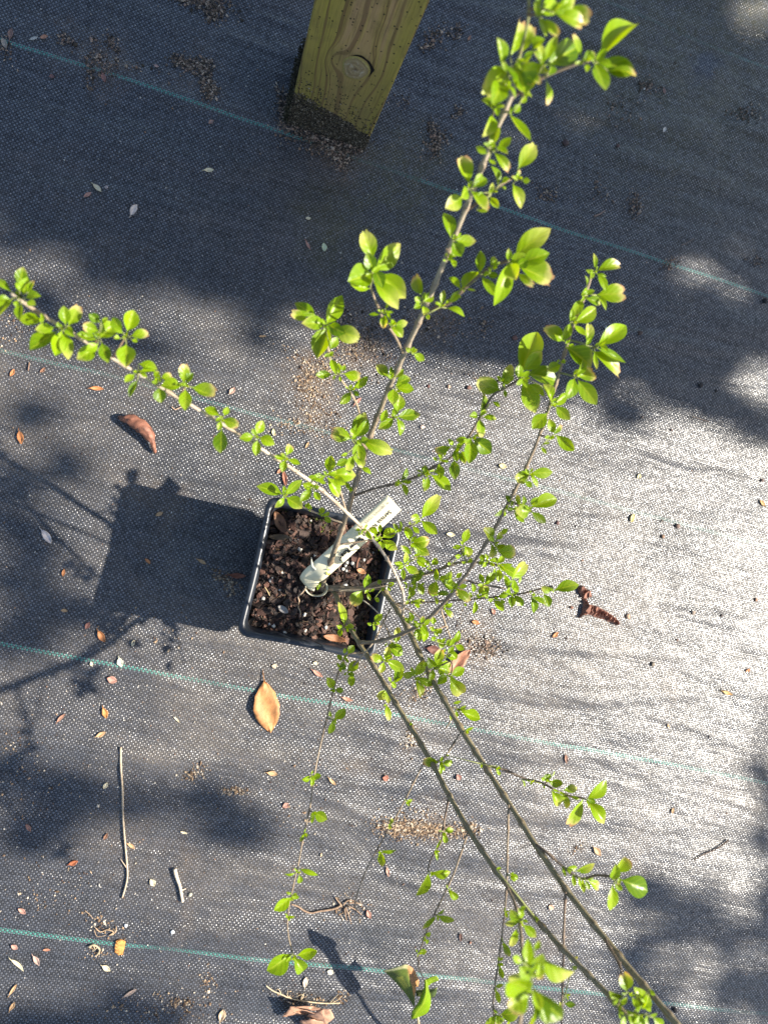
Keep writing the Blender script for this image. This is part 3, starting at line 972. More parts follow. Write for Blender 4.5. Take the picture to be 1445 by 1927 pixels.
def leaf(mb, B, T, wr, flag, mat=0, curl=None, tone=None):
    """One leaf from base B to tip T, width ratio wr; grid with folded midrib, drooping tip."""
    ax = T - B
    L = ax.length
    if L < 1e-5: return
    d = ax / L
    upv = Vector((LR.gauss(0, 0.30), LR.gauss(0, 0.30), 1)).normalized()
    s = d.cross(upv).normalized()
    n = s.cross(d).normalized()
    wd = L * wr * 0.5
    NU, NV = 12, 6
    droop = (LR.uniform(-0.10, 0.16) if curl is None else curl) * L
    fold = LR.uniform(0.10, 0.42)
    twist = LR.uniform(-0.3, 0.3)
    dmg = {'b': 0.9, 'y': 0.2}.get(flag, LR.choice([0, 0, 0, 0.1, 0.35]))
    pale = {'y': 0.75, 'b': 0.25, 'd': 0.0}.get(flag, LR.choice([0, 0.0, 0.05, 0.2]))
    rnd = LR.uniform(0.0, 0.35) if flag == 'd' else LR.uniform(0.35, 1.0)
    if tone is not None: rnd = tone
    cut = LR.uniform(0.80, 0.93) if flag == 'b' else 1.0
    if flag == 'y' and LR.random() < 0.5: cut = LR.uniform(0.86, 0.96)
    cuts = [cut + (LR.uniform(-0.05, 0.05) if cut < 1 else 0) for _ in range(NV + 1)]
    vs, uv, cs = [], [], []
    for i in range(NU + 1):
        t = i / NU
        for j in range(NV + 1):
            v = j / NV * 2 - 1
            tt = t * cuts[j]
            # narrow stalk, widest beyond the middle, blunt point
            prof = max(0.0, math.sin(math.pi * min(1, tt ** 1.10))) ** 0.82
            prof *= min(1.0, tt / 0.24 + 0.04) ** 0.6
            if tt > 0.9: prof = prof * 0.98 + 0.0
            prof = max(prof, 0.045)
            if cut < 1 and t > 0.7: prof = max(prof, 0.45 * (t - 0.7) / 0.3)
            a = v * wd * prof
            h = abs(v) * wd * prof * fold * 2 + math.sin(math.pi * tt) * droop - droop * 0.2 * tt + v * twist * wd * prof * tt
            h += 0.035 * wd * math.sin(5 * tt + 2 * v + rnd * 9)
            vs.append(B + d * (L * tt) + s * a + n * h)
            uv.append((tt if cut == 1 else t * 0.99, v))
            cs.append((rnd, dmg, pale))
    w_ = NV + 1
    fs = [(i * w_ + j, i * w_ + j + 1, (i + 1) * w_ + j + 1, (i + 1) * w_ + j) for i in range(NU) for j in range(NV)]
    mb.add(vs, fs, uvs=uv, cols=cs, mat=mat)


# leaf rosettes, read off enlarged views; each line: "bx by tx ty w [flag], ..." = base, tip, width ratio
DATA = []
DATA.append((820, 0, 3.0104, '''
575 90 660 -10 .6, 600 100 700 205 .35 b, 560 60 590 -15 .5, 585 95 620 190 .5, 570 95 560 20 .5
640 60 775 0 .45, 720 60 880 125 .55 b, 680 80 830 155 .5 b, 690 50 760 -20 .5, 650 70 700 20 .6
420 320 480 100 .38 b, 485 300 550 148 .5 b, 375 375 350 228 .55, 405 400 275 525 .58 y, 400 405 385 350 .5, 440 380 500 515 .85 d, 450 375 625 405 .38, 500 350 545 295 .6, 510 430 585 480 .5 b, 395 480 445 545 .42, 370 470 325 575 .55, 460 330 520 400 .6 y, 430 440 520 520 .5
600 380 585 250 .4 y, 610 350 680 212 .35, 620 370 785 275 .5 d, 650 350 640 415 .7 d, 545 280 610 225 .8, 590 330 560 290 .5, 625 450 628 588 .38 b, 580 430 530 480 .5 b
825 320 775 190 .48 b, 830 340 895 300 .6 d, 860 360 855 400 .6, 840 350 790 360 .4
920 335 1115 152 .40, 900 345 960 280 .5, 930 340 1108 405 .48 d, 905 350 955 492 .48, 975 400 1130 435 .36 b, 910 340 990 370 .5, 895 355 860 310 .5
510 530 490 578 .5, 440 635 475 600 .6, 530 510 560 470 .6, 500 520 540 545 .4
420 645 522 780 .38
325 625 265 568 .7, 322 650 272 758 .55 y, 335 600 385 600 .45, 345 600 350 650 .5, 320 560 355 520 .5
315 830 350 718 .48, 300 830 272 812 .6, 350 850 418 785 .55, 340 830 400 868 .7, 330 860 412 965 .38 b, 290 870 235 832 .5, 300 900 335 928 .6, 290 830 325 800 .6
190 1045 128 878 .52 b, 210 1060 280 1015 .7 d, 180 1065 145 1115 .7, 195 1075 282 1188 .55 b, 150 1115 65 1172 .6 y, 220 1020 260 990 .6
350 1055 318 950 .65, 370 1035 412 1010 .6, 300 1100 322 1040 .42 y, 305 1115 352 1170 .5, 380 1050 395 1068 .6, 230 1190 285 1197 .4, 270 1090 240 1110 .5
465 960 552 828 .45 y, 490 1020 528 1022 .8, 435 1040 478 1165 .5 y, 455 1010 480 960 .4 b, 460 1020 430 1000 .5 b
85 1350 50 1218 .52, 110 1360 215 1365 .55, 95 1370 140 1442 .85 d, 120 1350 140 1320 .5
'''))
DATA.append((760, 420, 3.0104, '''
250 195 290 182 .6, 265 200 285 248 .7, 235 215 222 205 .6, 240 190 240 170 .6
215 460 225 385 .42, 240 480 333 522 .38, 205 460 178 450 .6, 130 515 140 542 .7, 235 455 260 430 .4
320 370 262 312 .58, 310 380 265 440 .52, 325 370 408 285 .58, 355 370 402 380 .25, 300 400 320 420 .5
430 285 435 170 .42, 440 300 512 402 .42, 470 290 528 295 .6 d
490 240 512 193 .8, 485 285 480 250 .5, 510 235 540 220 .5
590 210 592 148 .55, 620 205 808 45 .45 y, 650 230 805 175 .52, 588 225 520 440 .42, 640 235 820 330 .6 b, 600 225 630 310 .8, 640 240 695 210 .9 d, 640 280 740 362 .3 b, 600 225 680 180 .7
545 945 415 885 .58 y, 555 910 605 808 .5 y, 560 905 600 900 .7, 570 940 575 982 .5, 560 900 530 870 .5, 590 900 620 870 .5
655 855 745 638 .46, 680 835 770 738 .62, 650 880 650 805 .65, 690 850 850 895 .55 d, 670 890 738 1055 .5, 670 870 695 925 .5, 700 910 785 972 .5, 785 925 830 1005 .6 y, 660 870 705 840 .6, 675 880 640 910 .5
435 1075 445 968 .68 d, 420 1090 376 1092 .65, 445 1100 517 1108 .5, 430 1105 432 1218 .5 b, 500 1010 540 1035 .5, 430 1090 460 1060 .5
360 1225 300 1225 .6, 390 1215 482 1292 .62 d, 380 1225 370 1348 .56, 390 1210 442 1212 .5, 380 1220 350 1250 .5
270 1265 165 1280 .48 b, 280 1260 252 1225 .5, 300 1270 300 1342 .52, 325 1290 345 1355 .6 d, 285 1340 290 1442 .52 d, 290 1270 330 1250 .5
215 1335 195 1300 .85, 190 1345 165 1332 .6, 200 1360 198 1442 .55, 220 1340 250 1350 .5, 225 1320 235 1285 .6
115 1420 120 1375 .75, 100 1415 75 1402 .5, 140 1410 170 1400 .4
1080 260 1075 178 .38 y, 1090 270 1222 245 .48 b, 1095 285 1140 372 .42, 1070 280 1035 265 .5, 1085 285 1140 300 .3, 1060 260 1055 310 .5
1090 405 1262 398 .56 b, 1090 410 1140 482 .3, 1020 400 1075 382 .5, 1030 425 1105 455 .5 d, 1000 410 1032 368 .6, 1035 350 1028 300 .3, 1020 410 1000 440 .5
1012 425 962 517 .52
965 565 1075 488 .52, 940 560 950 490 .42, 945 565 903 653 .5, 965 575 1028 632 .55, 950 555 975 530 .5
1040 690 1042 568 .45 y, 1090 695 1242 590 .45, 1100 708 1240 782 .5 d, 1098 700 1150 650 .35, 1060 720 1208 858 .42 b, 1080 725 1090 818 .3 y, 1105 690 1150 725 .5, 1030 690 1060 650 .5
910 668 797 598 .58 b, 918 700 1045 802 .62 d, 925 690 960 690 .6
890 800 818 832 .72, 880 770 865 790 .5
975 865 1010 778 .5, 985 870 1088 848 .6 b, 965 878 920 983 .62, 985 885 1080 1012 .52, 960 860 985 830 .5
835 1000 795 920 .62 y, 840 1030 917 972 .5, 858 1035 932 1105 .56, 812 1075 735 1155 .66, 830 1010 860 990 .5
850 1192 825 1115 .52, 845 1197 892 1138 .42 b, 860 1200 955 1278 .5, 775 1265 802 1303 .5, 785 1252 825 1245 .32, 830 1205 800 1215 .4
'''))
DATA.append((440, 420, 3.6125, '''
945 245 880 60 .58 y, 965 325 1112 158 .56, 940 340 793 390 .72, 945 330 910 210 .65 d, 985 340 1148 490 .6 y, 955 320 1005 425 .62 d, 925 445 803 412 .42, 950 400 1100 562 .48 y, 935 330 990 300 .5
990 620 925 620 .38, 1000 600 980 590 .6, 1030 580 1045 545 .5, 1028 620 1020 712 .48 b, 1030 600 1082 602 .32, 1035 600 1060 650 .4
1072 692 1078 655 .85, 1095 692 1172 675 .6 y, 1065 705 1140 765 .6, 1070 700 1050 680 .5
1278 490 1240 352 .52 b, 1272 540 1235 505 .8, 1290 530 1348 490 .75, 1290 560 1290 618 .85 y, 1270 555 1228 575 .65, 1285 500 1300 470 .5
1200 880 1175 850 .8, 1210 880 1245 862 .8, 1222 885 1288 928 .62, 1205 875 1225 845 .6
1052 1045 975 970 .62 y, 1060 1050 1065 980 .45 d, 1100 1050 1148 998 .55, 1070 1060 1040 1030 .5
1100 1095 1190 1055 .6 d, 1105 1118 1212 1130 .62, 1085 1125 1080 1222 .6, 1112 1285 1125 1175 .72, 1100 1110 1140 1090 .6
1100 1310 1092 1262 .85, 1110 1315 1252 1300 .52 d, 1105 1320 1130 1432 .52, 1090 1328 992 1392 .52, 1000 1352 1035 1275 .5, 1095 1315 1070 1300 .5
630 690 722 510 .52, 618 682 478 680 .58, 640 700 575 895 .6, 645 688 745 742 .65 d, 680 725 850 780 .6 y, 560 635 430 550 .48 d, 510 660 380 600 .42 b, 655 855 700 782 .62, 625 690 600 650 .4, 635 690 650 730 .6 d
640 890 618 905 .7, 660 920 690 1015 .48, 650 895 675 875 .6, 640 910 660 890 .6
668 1025 568 1030 .48 d, 720 1010 712 955 .5, 745 1022 865 1035 .56 b, 722 1040 725 1072 .6, 690 1030 678 1060 .5, 735 1005 755 968 .7, 700 1010 690 980 .5
810 1125 902 1050 .52, 795 1145 728 1218 .62, 810 1140 848 1168 .65 d, 790 1130 802 1098 .6, 780 1125 760 1110 .5
'''))
DATA.append((440, 780, 4.0139, '''
895 180 722 128 .56 b, 905 170 985 0 .52, 915 175 1005 50 .45 d, 890 190 925 160 .6, 935 195 950 370 .52, 965 195 1175 275 .45 y, 955 205 1010 185 .9 d, 900 310 860 422 .45 y, 935 330 975 398 .72 y, 960 400 1028 445 .5, 860 290 815 310 .5, 930 190 960 230 .6, 920 180 890 110 .5
720 445 735 322 .62, 692 465 603 485 .62, 715 450 902 458 .48, 705 470 785 610 .52, 755 475 835 522 .65, 640 480 558 492 .5 d, 770 385 850 345 .6 d, 700 460 680 430 .6, 720 460 770 430 .6
878 580 838 510 .36, 870 560 880 590 .5
590 555 528 525 .8, 602 550 642 545 .8, 592 565 512 648 .5, 605 580 648 638 .62, 640 505 690 520 .6, 580 550 560 580 .5
397 308 425 222 .68 b, 390 335 316 318 .52, 385 345 370 428 .6, 405 338 492 372 .46, 390 325 350 295 .5 y
168 150 215 58 .66, 150 165 55 180 .62, 192 170 295 220 .66, 178 190 168 300 .56, 160 155 140 110 .6
370 605 193 548 .46, 378 610 375 545 .5 d, 392 610 500 505 .46, 395 625 505 700 .68, 385 625 318 695 .46, 390 600 400 570 .5
565 715 560 672 .9, 570 712 585 690 .6
665 755 665 705 .82, 680 765 718 742 .62, 682 770 727 810 .6, 660 760 640 745 .5
962 870 922 875 .52, 985 860 1005 832 .5, 1000 870 1038 938 .5, 970 880 965 905 .5, 940 885 950 910 .5
1090 900 1030 862 .65, 1105 892 1105 835 .52, 1122 930 1208 878 .72, 1122 950 1222 1015 .56, 1110 958 1100 1020 .75, 1075 925 1060 900 .6, 1100 930 1060 950 .6
715 1170 765 1125 .9 y, 708 1165 715 1215 .55 y, 700 1150 690 1130 .6
650 1180 628 1185 .7 d, 630 1330 636 1285 .5, 640 1310 655 1290 .6
985 1312 1012 1218 .68 d, 970 1328 898 1440 .68 b, 1010 1345 1030 1398 .42, 1030 1340 1060 1320 .5, 1015 1330 990 1350 .6
1105 1285 1092 1252 .8, 1150 1290 1205 1275 .6, 1160 1300 1180 1330 .6, 1060 1390 1095 1410 .7
835 1600 795 1435 .36 y, 820 1612 780 1595 .6, 818 1622 800 1675 .72, 842 1610 902 1598 .6, 895 1620 918 1638 .5, 850 1615 870 1640 .6
1060 1580 1115 1515 .6, 1048 1590 1012 1578 .55, 1055 1590 1058 1628 .6, 1075 1565 1100 1585 .7
'''))
DATA.append((700, 880, 3.6125, '''
195 90 235 12 .5 d, 190 95 158 122 .72, 208 95 262 95 .52, 203 108 232 182 .46, 190 100 175 80 .5
350 45 355 5 .8 d, 385 60 358 152 .5, 402 50 522 142 .5, 350 70 345 105 .6, 420 40 440 10 .6, 310 40 325 60 .6
1068 48 1045 12 .5, 1068 42 975 78 .8 y, 1080 38 1212 32 .5, 1078 52 1122 125 .42, 1040 92 1082 130 .72 d, 1075 35 1090 5 .5
938 240 912 193 .62 d, 885 285 838 322 .52, 940 265 962 228 .5, 900 290 895 330 .6, 910 280 955 285 .5 d
1000 260 988 188 .45 y, 1018 258 1030 198 .55 d, 990 265 960 285 .5
1072 300 982 295 .82 y, 1078 270 1238 220 .5, 1082 300 1172 368 .42, 1078 255 1122 205 .6, 962 300 1028 365 .42, 1070 285 1040 260 .5
820 495 762 425 .82 y, 840 490 872 440 .72 y, 868 455 918 420 .5, 805 510 795 612 .6 y, 838 520 945 605 .52, 855 570 975 575 .6 b, 830 505 800 470 .5, 835 600 850 640 .4
770 635 728 600 .72, 782 640 750 670 .52, 792 632 862 632 .42, 785 630 770 590 .5, 760 620 730 660 .5, 800 640 830 670 .5
860 650 892 598 .6, 872 655 948 660 .32, 870 668 995 742 .46, 860 685 860 768 .52, 838 680 828 722 .42, 865 660 900 700 .5, 850 655 840 620 .5
950 760 1045 645 .56 y, 932 822 897 738 .42, 955 830 960 768 .6, 1000 790 1012 745 .6, 940 815 910 850 .5, 945 790 990 840 .6, 960 770 920 780 .4
762 790 735 728 .52, 768 790 828 722 .52, 755 795 720 800 .5, 770 795 800 770 .5
690 852 680 788 .42, 720 862 775 810 .62 y, 700 905 690 985 .42, 785 870 760 800 .6 y, 705 870 740 880 .5, 680 870 660 850 .5, 740 880 780 850 .5
655 900 575 825 .5 b, 620 920 640 940 .5, 650 890 680 870 .5
790 890 765 868 .82 d, 825 900 888 968 .52, 850 885 905 848 .52, 830 895 790 905 .5, 870 900 900 920 .6
955 870 950 942 .62 d, 962 862 1018 932 .52, 930 862 870 870 .52, 960 860 990 840 .5, 945 865 920 840 .5
1082 880 1098 978 .52 d, 1085 882 1172 925 .42 d, 1170 858 1202 938 .65 d, 1075 855 1082 838 .6, 1085 870 1100 850 .5
1222 840 1152 808 .55 y, 1240 835 1388 800 .52, 1225 838 1215 820 .6
560 830 552 778 .6, 580 810 640 802 .52, 572 828 658 908 .46 b, 565 820 580 790 .5, 555 830 530 850 .5
492 945 542 928 .52, 490 960 548 1015 .42 b, 480 950 510 915 .5
330 1070 298 1062 .6, 350 1080 352 1175 .5, 340 1062 372 1118 .42, 350 1060 398 1035 .52, 330 1090 308 1165 .52, 335 1060 345 1010 .6 b, 325 1080 350 1140 .5
335 345 448 195 .46 y, 330 350 272 332 .72, 335 362 432 442 .52, 275 400 318 442 .52, 255 390 258 368 .6
180 430 148 385 .5, 185 425 192 368 .5, 175 430 200 410 .5, 170 425 160 445 .5
262 495 228 410 .55, 270 515 385 488 .62 b, 275 530 378 588 .52 d, 265 590 203 535 .42, 265 510 300 470 .5, 265 520 300 540 .5
220 655 228 582 .62 y, 215 660 158 648 .55, 222 672 308 712 .52, 210 685 215 755 .42, 292 612 362 640 .42, 300 622 355 672 .5, 215 665 180 690 .5, 280 600 330 590 .4
388 672 365 632 .55, 402 662 435 620 .8, 350 705 345 730 .6, 385 690 410 700 .5, 370 680 350 660 .5
270 785 332 705 .55 d, 250 800 272 872 .52, 235 795 232 820 .5, 312 782 345 855 .52, 325 800 355 785 .5, 260 790 300 760 .5, 245 795 215 780 .5, 300 790 280 830 .5
452 760 438 695 .52, 440 770 400 868 .62 b, 470 772 552 815 .65 d, 472 755 535 705 .6, 570 752 605 718 .6, 455 765 500 740 .6, 445 765 420 735 .6, 500 790 540 760 .5
430 862 515 858 .36 d, 430 880 442 925 .5, 425 870 400 860 .5
620 515 652 425 .54, 610 538 553 545 .52, 630 530 660 602 .72 y, 605 605 568 600 .6, 645 645 675 618 .72, 530 665 520 645 .8, 615 525 600 500 .6, 640 650 610 640 .5
240 895 262 870 .6, 270 910 352 905 .4 y, 285 918 322 950 .5, 250 905 230 930 .5, 300 925 320 940 .5
'''))
DATA.append((580, 1080, 3.6125, '''
515 590 425 550 .52 b, 520 588 545 502 .52 y, 515 600 485 672 .52 y, 532 590 640 650 .48, 525 585 570 560 .5
600 722 625 640 .6 d, 560 740 592 772 .6, 580 745 640 660 .5, 565 735 545 705 .5
545 485 630 545 .72 d, 600 475 610 365 .42 y, 515 490 532 470 .5, 590 460 575 430 .5
715 692 647 682 .62, 725 695 780 600 .54, 728 720 760 838 .55 y, 730 702 838 752 .36, 770 762 788 778 .5, 722 700 700 640 .4
545 790 470 845 .62 y, 545 780 545 872 .5 y, 530 890 548 995 .4 y, 535 780 510 760 .5 y, 530 885 515 900 .5
702 330 690 268 .52, 710 350 745 342 .52, 750 370 722 420 .52, 762 350 822 318 .52, 768 370 755 450 .52, 770 360 808 430 .42, 740 350 720 320 .6, 690 340 660 300 .5, 680 320 700 290 .5
850 392 828 362 .65 y, 868 402 905 378 .72, 850 345 848 298 .7, 855 390 880 420 .6
930 492 878 450 .52, 960 495 990 440 .52, 985 470 1022 395 .52, 998 485 1055 512 .62, 862 460 845 430 .82, 940 485 960 450 .6, 900 470 930 440 .5, 920 500 890 480 .5
970 540 1005 575 .8, 945 552 985 500 .5, 930 580 945 648 .6, 960 530 1000 540 .6, 910 540 930 510 .5, 920 560 880 540 .6, 950 570 990 580 .5
868 622 905 512 .52 b, 858 632 818 575 .62 d, 872 632 955 608 .52, 850 650 828 722 .52, 812 622 782 610 .8, 872 642 955 665 .62, 860 640 900 580 .6, 880 650 920 690 .5
970 690 1052 648 .62, 945 690 886 745 .62, 962 708 1048 818 .62 y, 950 690 930 660 .5, 965 700 1000 740 .5
1028 932 1068 900 .52, 1042 940 1155 982 .56, 990 930 968 990 .42, 1002 930 1015 972 .5, 982 882 1035 868 .4, 1035 930 1080 940 .5
1070 1062 1118 1045 .42, 1068 1065 1090 1080 .5
690 1030 705 1018 .6, 695 1025 700 1005 .6
245 545 248 508 .72, 270 545 305 493 .72, 230 592 200 555 .62, 255 575 275 600 .6, 262 560 240 580 .6
268 668 332 600 .62, 288 680 295 758 .62, 258 670 245 690 .52, 272 672 310 690 .7
212 650 252 625 .8 d, 215 640 195 610 .5, 220 650 240 600 .6 d
168 780 132 712 .62, 180 785 234 795 .62, 170 785 150 800 .5
178 992 245 925 .65, 168 995 145 1080 .5, 155 975 148 938 .52, 175 1000 190 1020 .5
960 1240 940 1232 .5, 1278 1325 1305 1365 .5, 1270 1310 1285 1335 .4
'''))
DATA.append((480, 1400, 3.0104, '''
315 188 270 202 .65, 320 190 320 238 .52, 330 188 370 180 .72, 320 175 326 152 .5, 325 190 345 205 .5
325 382 322 445 .38, 333 390 400 425 .72, 330 385 345 400 .5
270 512 255 552 .62, 287 508 302 520 .4, 275 505 285 480 .4
228 732 172 738 .26, 250 710 345 742 .26, 250 742 250 788 .62, 240 720 225 705 .4
205 872 118 938 .56, 205 862 245 872 .55, 205 852 178 842 .5, 210 865 235 850 .5
187 975 222 982 .42, 185 972 170 965 .5
202 1190 82 1278 .7, 218 1208 268 1282 .64, 238 1200 340 1178 .54, 205 1200 180 1235 .5
860 320 888 318 .52, 865 325 870 352 .52, 860 325 850 315 .5
765 452 778 428 .85 y, 762 458 762 484 .7 y
708 605 790 605 .3, 710 612 722 688 .52, 705 608 695 620 .5
1042 105 950 100 .52 b, 1050 112 1045 172 .52, 1060 110 1115 105 .62, 1050 100 1060 74 .6, 1048 115 1070 150 .5
1070 497 1118 490 .54, 1065 502 1082 560 .42, 1055 495 1042 492 .6
1020 600 1032 656 .36, 1022 600 1055 538 .2
985 730 918 848 .6, 998 728 1095 728 .48
1095 825 1142 875 .5, 1092 822 1085 800 .4
1028 978 955 1042 .32, 1030 975 1118 1000 .36, 1030 965 1068 942 .52
962 1085 992 1075 .72, 962 1105 975 1132 .6, 955 1095 945 1110 .5
928 1182 968 1178 .6, 920 1185 912 1168 .5
'''))
DATA.append((820, 1380, 3.0104, '''
345 195 358 238 .4, 342 192 340 180 .5
485 262 502 303 .3, 515 265 532 272 .5, 610 290 615 315 .4
600 270 648 240 .52 d, 640 278 712 285 .62, 655 250 672 218 .4, 620 270 600 255 .5
655 325 695 405 .62 y, 715 338 742 425 .46 y, 722 325 792 312 .5 y, 765 358 808 372 .4, 660 320 690 330 .4
835 372 742 522 .42 b, 855 372 955 280 .54, 862 385 945 500 .54, 858 372 900 390 .6 d, 850 375 862 430 .3 b
715 755 735 808 .28, 745 762 795 762 .52, 790 785 888 742 .46 y, 740 770 770 780 .5
775 800 785 862 .32, 825 830 838 898 .42, 845 835 868 882 .42, 865 838 922 878 .52 b, 805 820 820 870 .4, 855 830 890 822 .4
1000 832 1018 752 .54, 1020 795 1080 700 .78 b, 1050 832 1185 890 .64 d, 1000 858 990 992 .46, 1012 852 1052 885 .6, 1040 815 1030 860 .4 b
415 800 460 822 .65, 430 815 442 838 .5, 420 795 440 790 .5
393 1005 402 1045 .42, 385 1010 392 990 .4
380 1182 415 1260 .36, 378 1180 372 1160 .4
352 1292 380 1275 .5, 358 1320 378 1385 .42, 355 1300 345 1320 .5, 360 1290 355 1270 .5
335 1440 378 1428 .52, 340 1455 360 1525 .42
475 1010 505 985 .6, 480 1065 398 1078 .54 y, 475 1060 428 1008 .6, 495 1085 562 1150 .52, 490 1050 470 1000 .5, 462 1105 420 1208 .45 y, 490 1060 520 1070 .5
520 1372 520 1185 .38, 545 1362 600 1262 .54, 592 1268 765 1345 .54 y, 545 1430 425 1385 .82 y, 560 1382 592 1368 .6, 588 1300 580 1405 .55 b, 492 1305 442 1272 .5, 560 1235 585 1180 .52, 535 1400 480 1330 .6
555 1450 700 1600 .54 d, 545 1470 415 1420 .7, 530 1490 405 1560 .6 b, 550 1500 530 1645 .5 d, 555 1455 590 1560 .6, 560 1480 620 1640 .5 d
360 1600 465 1580 .6, 420 1620 400 1660 .5 y, 350 1590 330 1570 .5
340 1600 285 1665 .52, 345 1605 352 1655 .5 b, 335 1590 370 1640 .4
1080 1465 1060 1352 .68 b, 1085 1470 1055 1475 .4
1180 1570 1130 1455 .62, 1150 1480 1210 1570 .55, 1110 1500 1145 1565 .6, 1210 1450 1238 1485 .5, 1160 1560 1200 1490 .6, 1170 1540 1120 1580 .5
1012 1520 985 1468 .55 d, 1030 1560 1045 1615 .55, 1060 1492 1000 1478 .5 d, 1040 1530 1080 1500 .5, 1020 1540 1000 1500 .5
1080 1570 1150 1645 .6, 1120 1582 1175 1665 .5, 1230 1612 1285 1655 .6, 1200 1592 1190 1675 .5, 1070 1602 1050 1665 .6, 1150 1600 1120 1640 .6, 1210 1600 1250 1590 .5
730 1535 785 1540 .75 d, 700 1575 702 1528 .42 y, 770 1322 795 1338 .6
342 772 368 765 .5, 770 1300 800 1270 .4 y
'''))

DATA.append((0, 440, 3.0104, '''
110 300 130 198 .6 d, 130 345 155 255 .7, 62 325 -15 262 .42, 70 372 -15 470 .68, 100 378 95 412 .8, 122 395 112 478 .6, 148 362 222 352 .6, 150 385 198 402 .8, 160 330 192 268 .5 b, 60 370 -10 380 .6, 110 320 90 280 .6
245 492 120 480 .56, 250 480 230 500 .5
310 530 212 540 .62, 372 515 362 418 .62 d, 388 520 445 408 .55 b, 322 552 185 645 .62 d, 350 548 315 675 .54, 365 560 385 695 .48 y, 312 510 350 520 .5, 382 525 415 575 .7 d, 335 530 330 500 .6
560 550 468 518 .62 b, 570 500 510 458 .72 d, 560 595 648 515 .68, 550 600 448 570 .5, 555 625 495 655 .72, 548 640 448 702 .66, 575 615 608 718 .56 d, 580 510 610 478 .6, 560 590 540 560 .5
722 558 755 445 .64, 690 555 645 480 .72 d, 700 562 648 530 .5, 738 580 842 568 .52 b, 680 592 648 590 .8, 715 625 715 742 .75, 748 598 775 612 .9, 700 600 705 590 .9 b
785 735 880 765 .64, 790 790 875 780 .62, 762 795 712 835 .54, 780 828 738 915 .4 d, 795 785 830 810 .5
880 820 895 780 .75, 910 820 978 798 .62 b, 895 838 862 840 .7, 900 868 912 948 .82 d, 900 830 905 800 .5
1030 865 925 862 .72, 1042 845 1045 735 .52 b, 1058 845 1092 795 .75 d, 1085 868 1225 912 .58 b, 1050 880 1050 988 .56, 1040 860 1018 848 .7, 1055 865 1050 840 .8
1242 1030 1168 992 .62, 1268 1030 1290 985 .66, 1262 1050 1355 1085 .56 b, 1250 1062 1238 1108 .6, 1255 1108 1250 1228 .64 d, 1250 1040 1225 1060 .6
'''))

clusters = []
for ox, oy, s, txt in DATA:
    for line in txt.strip().split('\n'):
        lv = []
        for it in line.split(','):
            a = it.split()
            if len(a) < 5: continue
            q = [float(t) for t in a[:5]]
            lv.append((ox + q[0] / s, oy + q[1] / s, ox + q[2] / s, oy + q[3] / s, q[4], a[5] if len(a) > 5 else ''))
        clusters.append(lv)

built = []
for ci, lv in enumerate(clusters):
    mx = sum(l[0] for l in lv) / len(lv); my = sum(l[1] for l in lv) / len(lv)
    d, bi, qx, qy, qz = nearest(mx, my)
    rb = bpaths[bi][2]
    zc = qz + 0.004 + min(0.012, d / 2200 * 0.5)
    # rosette centre joined to its branch by a short shoot
    scale_l = 0
    mb = MB()
    node = P(qx, qy, qz)
    ctr = P(mx, my, zc)
    if (ctr - node).length > 0.003:
        mid = node.lerp(ctr, 0.5) + Vector((0, 0, 0.001))
        tube(mb, [node, mid, ctr], [0.0007, 0.0006, 0.0005], col=STEMC['r'] if LR.random() < 0.5 else STEMC['y'], sides=6, mat=1)
    order = sorted(range(len(lv)), key=lambda i: -math.hypot(lv[i][2] - lv[i][0], lv[i][3] - lv[i][1]))
    for rank, i in enumerate(order):
        bx, by, tx, ty, wr, fl = lv[i]
        # big old leaves sit lowest, small young ones on top of the rosette
        zb = zc + 0.0016 * rank - 0.001
        B = P(bx, by, zb)
        Lh = (P(tx, ty, zb) - B).length
        rise = LR.uniform(-0.22, 0.30) + (0.25 if rank >= 3 else 0.0)
        T = P(tx, ty, zb + Lh * rise)
        T = B + (T - B) * 1.12
        leaf(mb, B, T, wr * 1.0, fl)
        if (B - ctr).length > 0.0015:
            tube(mb, [ctr, B], [0.00045, 0.0003], col=(0.22, 0.27, 0.06), sides=5, mat=1)
    # bud at the centre
    for k in range(3):
        a = LR.uniform(0, 6.28)
        B = ctr + Vector((0, 0, 0.0015))
        leaf(mb, B, B + Vector((math.cos(a) * 0.0025, math.sin(a) * 0.0025, 0.0028)), 0.5, '', tone=0.9)
    area = sum((math.hypot(l[2] - l[0], l[3] - l[1]) ** 2) * l[4] for l in lv)
    built.append((area, mb, bi))
built.sort(key=lambda t: -t[0])
rest = MB()
for k, (area, mb, bi) in enumerate(built):
    if k < 98:
        mb.build('leaf_cluster', [M['leaf'], M['stem']], BOBJ[bi]).location = (0, 0, 0)
    else:
        rest.add(mb.v, mb.f, uvs=mb.uv, cols=mb.c)
        rest.m[-len(mb.f):] = mb.m
o = rest.build('small_leaves', [M['leaf'], M['stem']], root)
o['kind'] = 'stuff'
print('clusters', len(clusters), 'leaves', sum(len(l) for l in clusters))


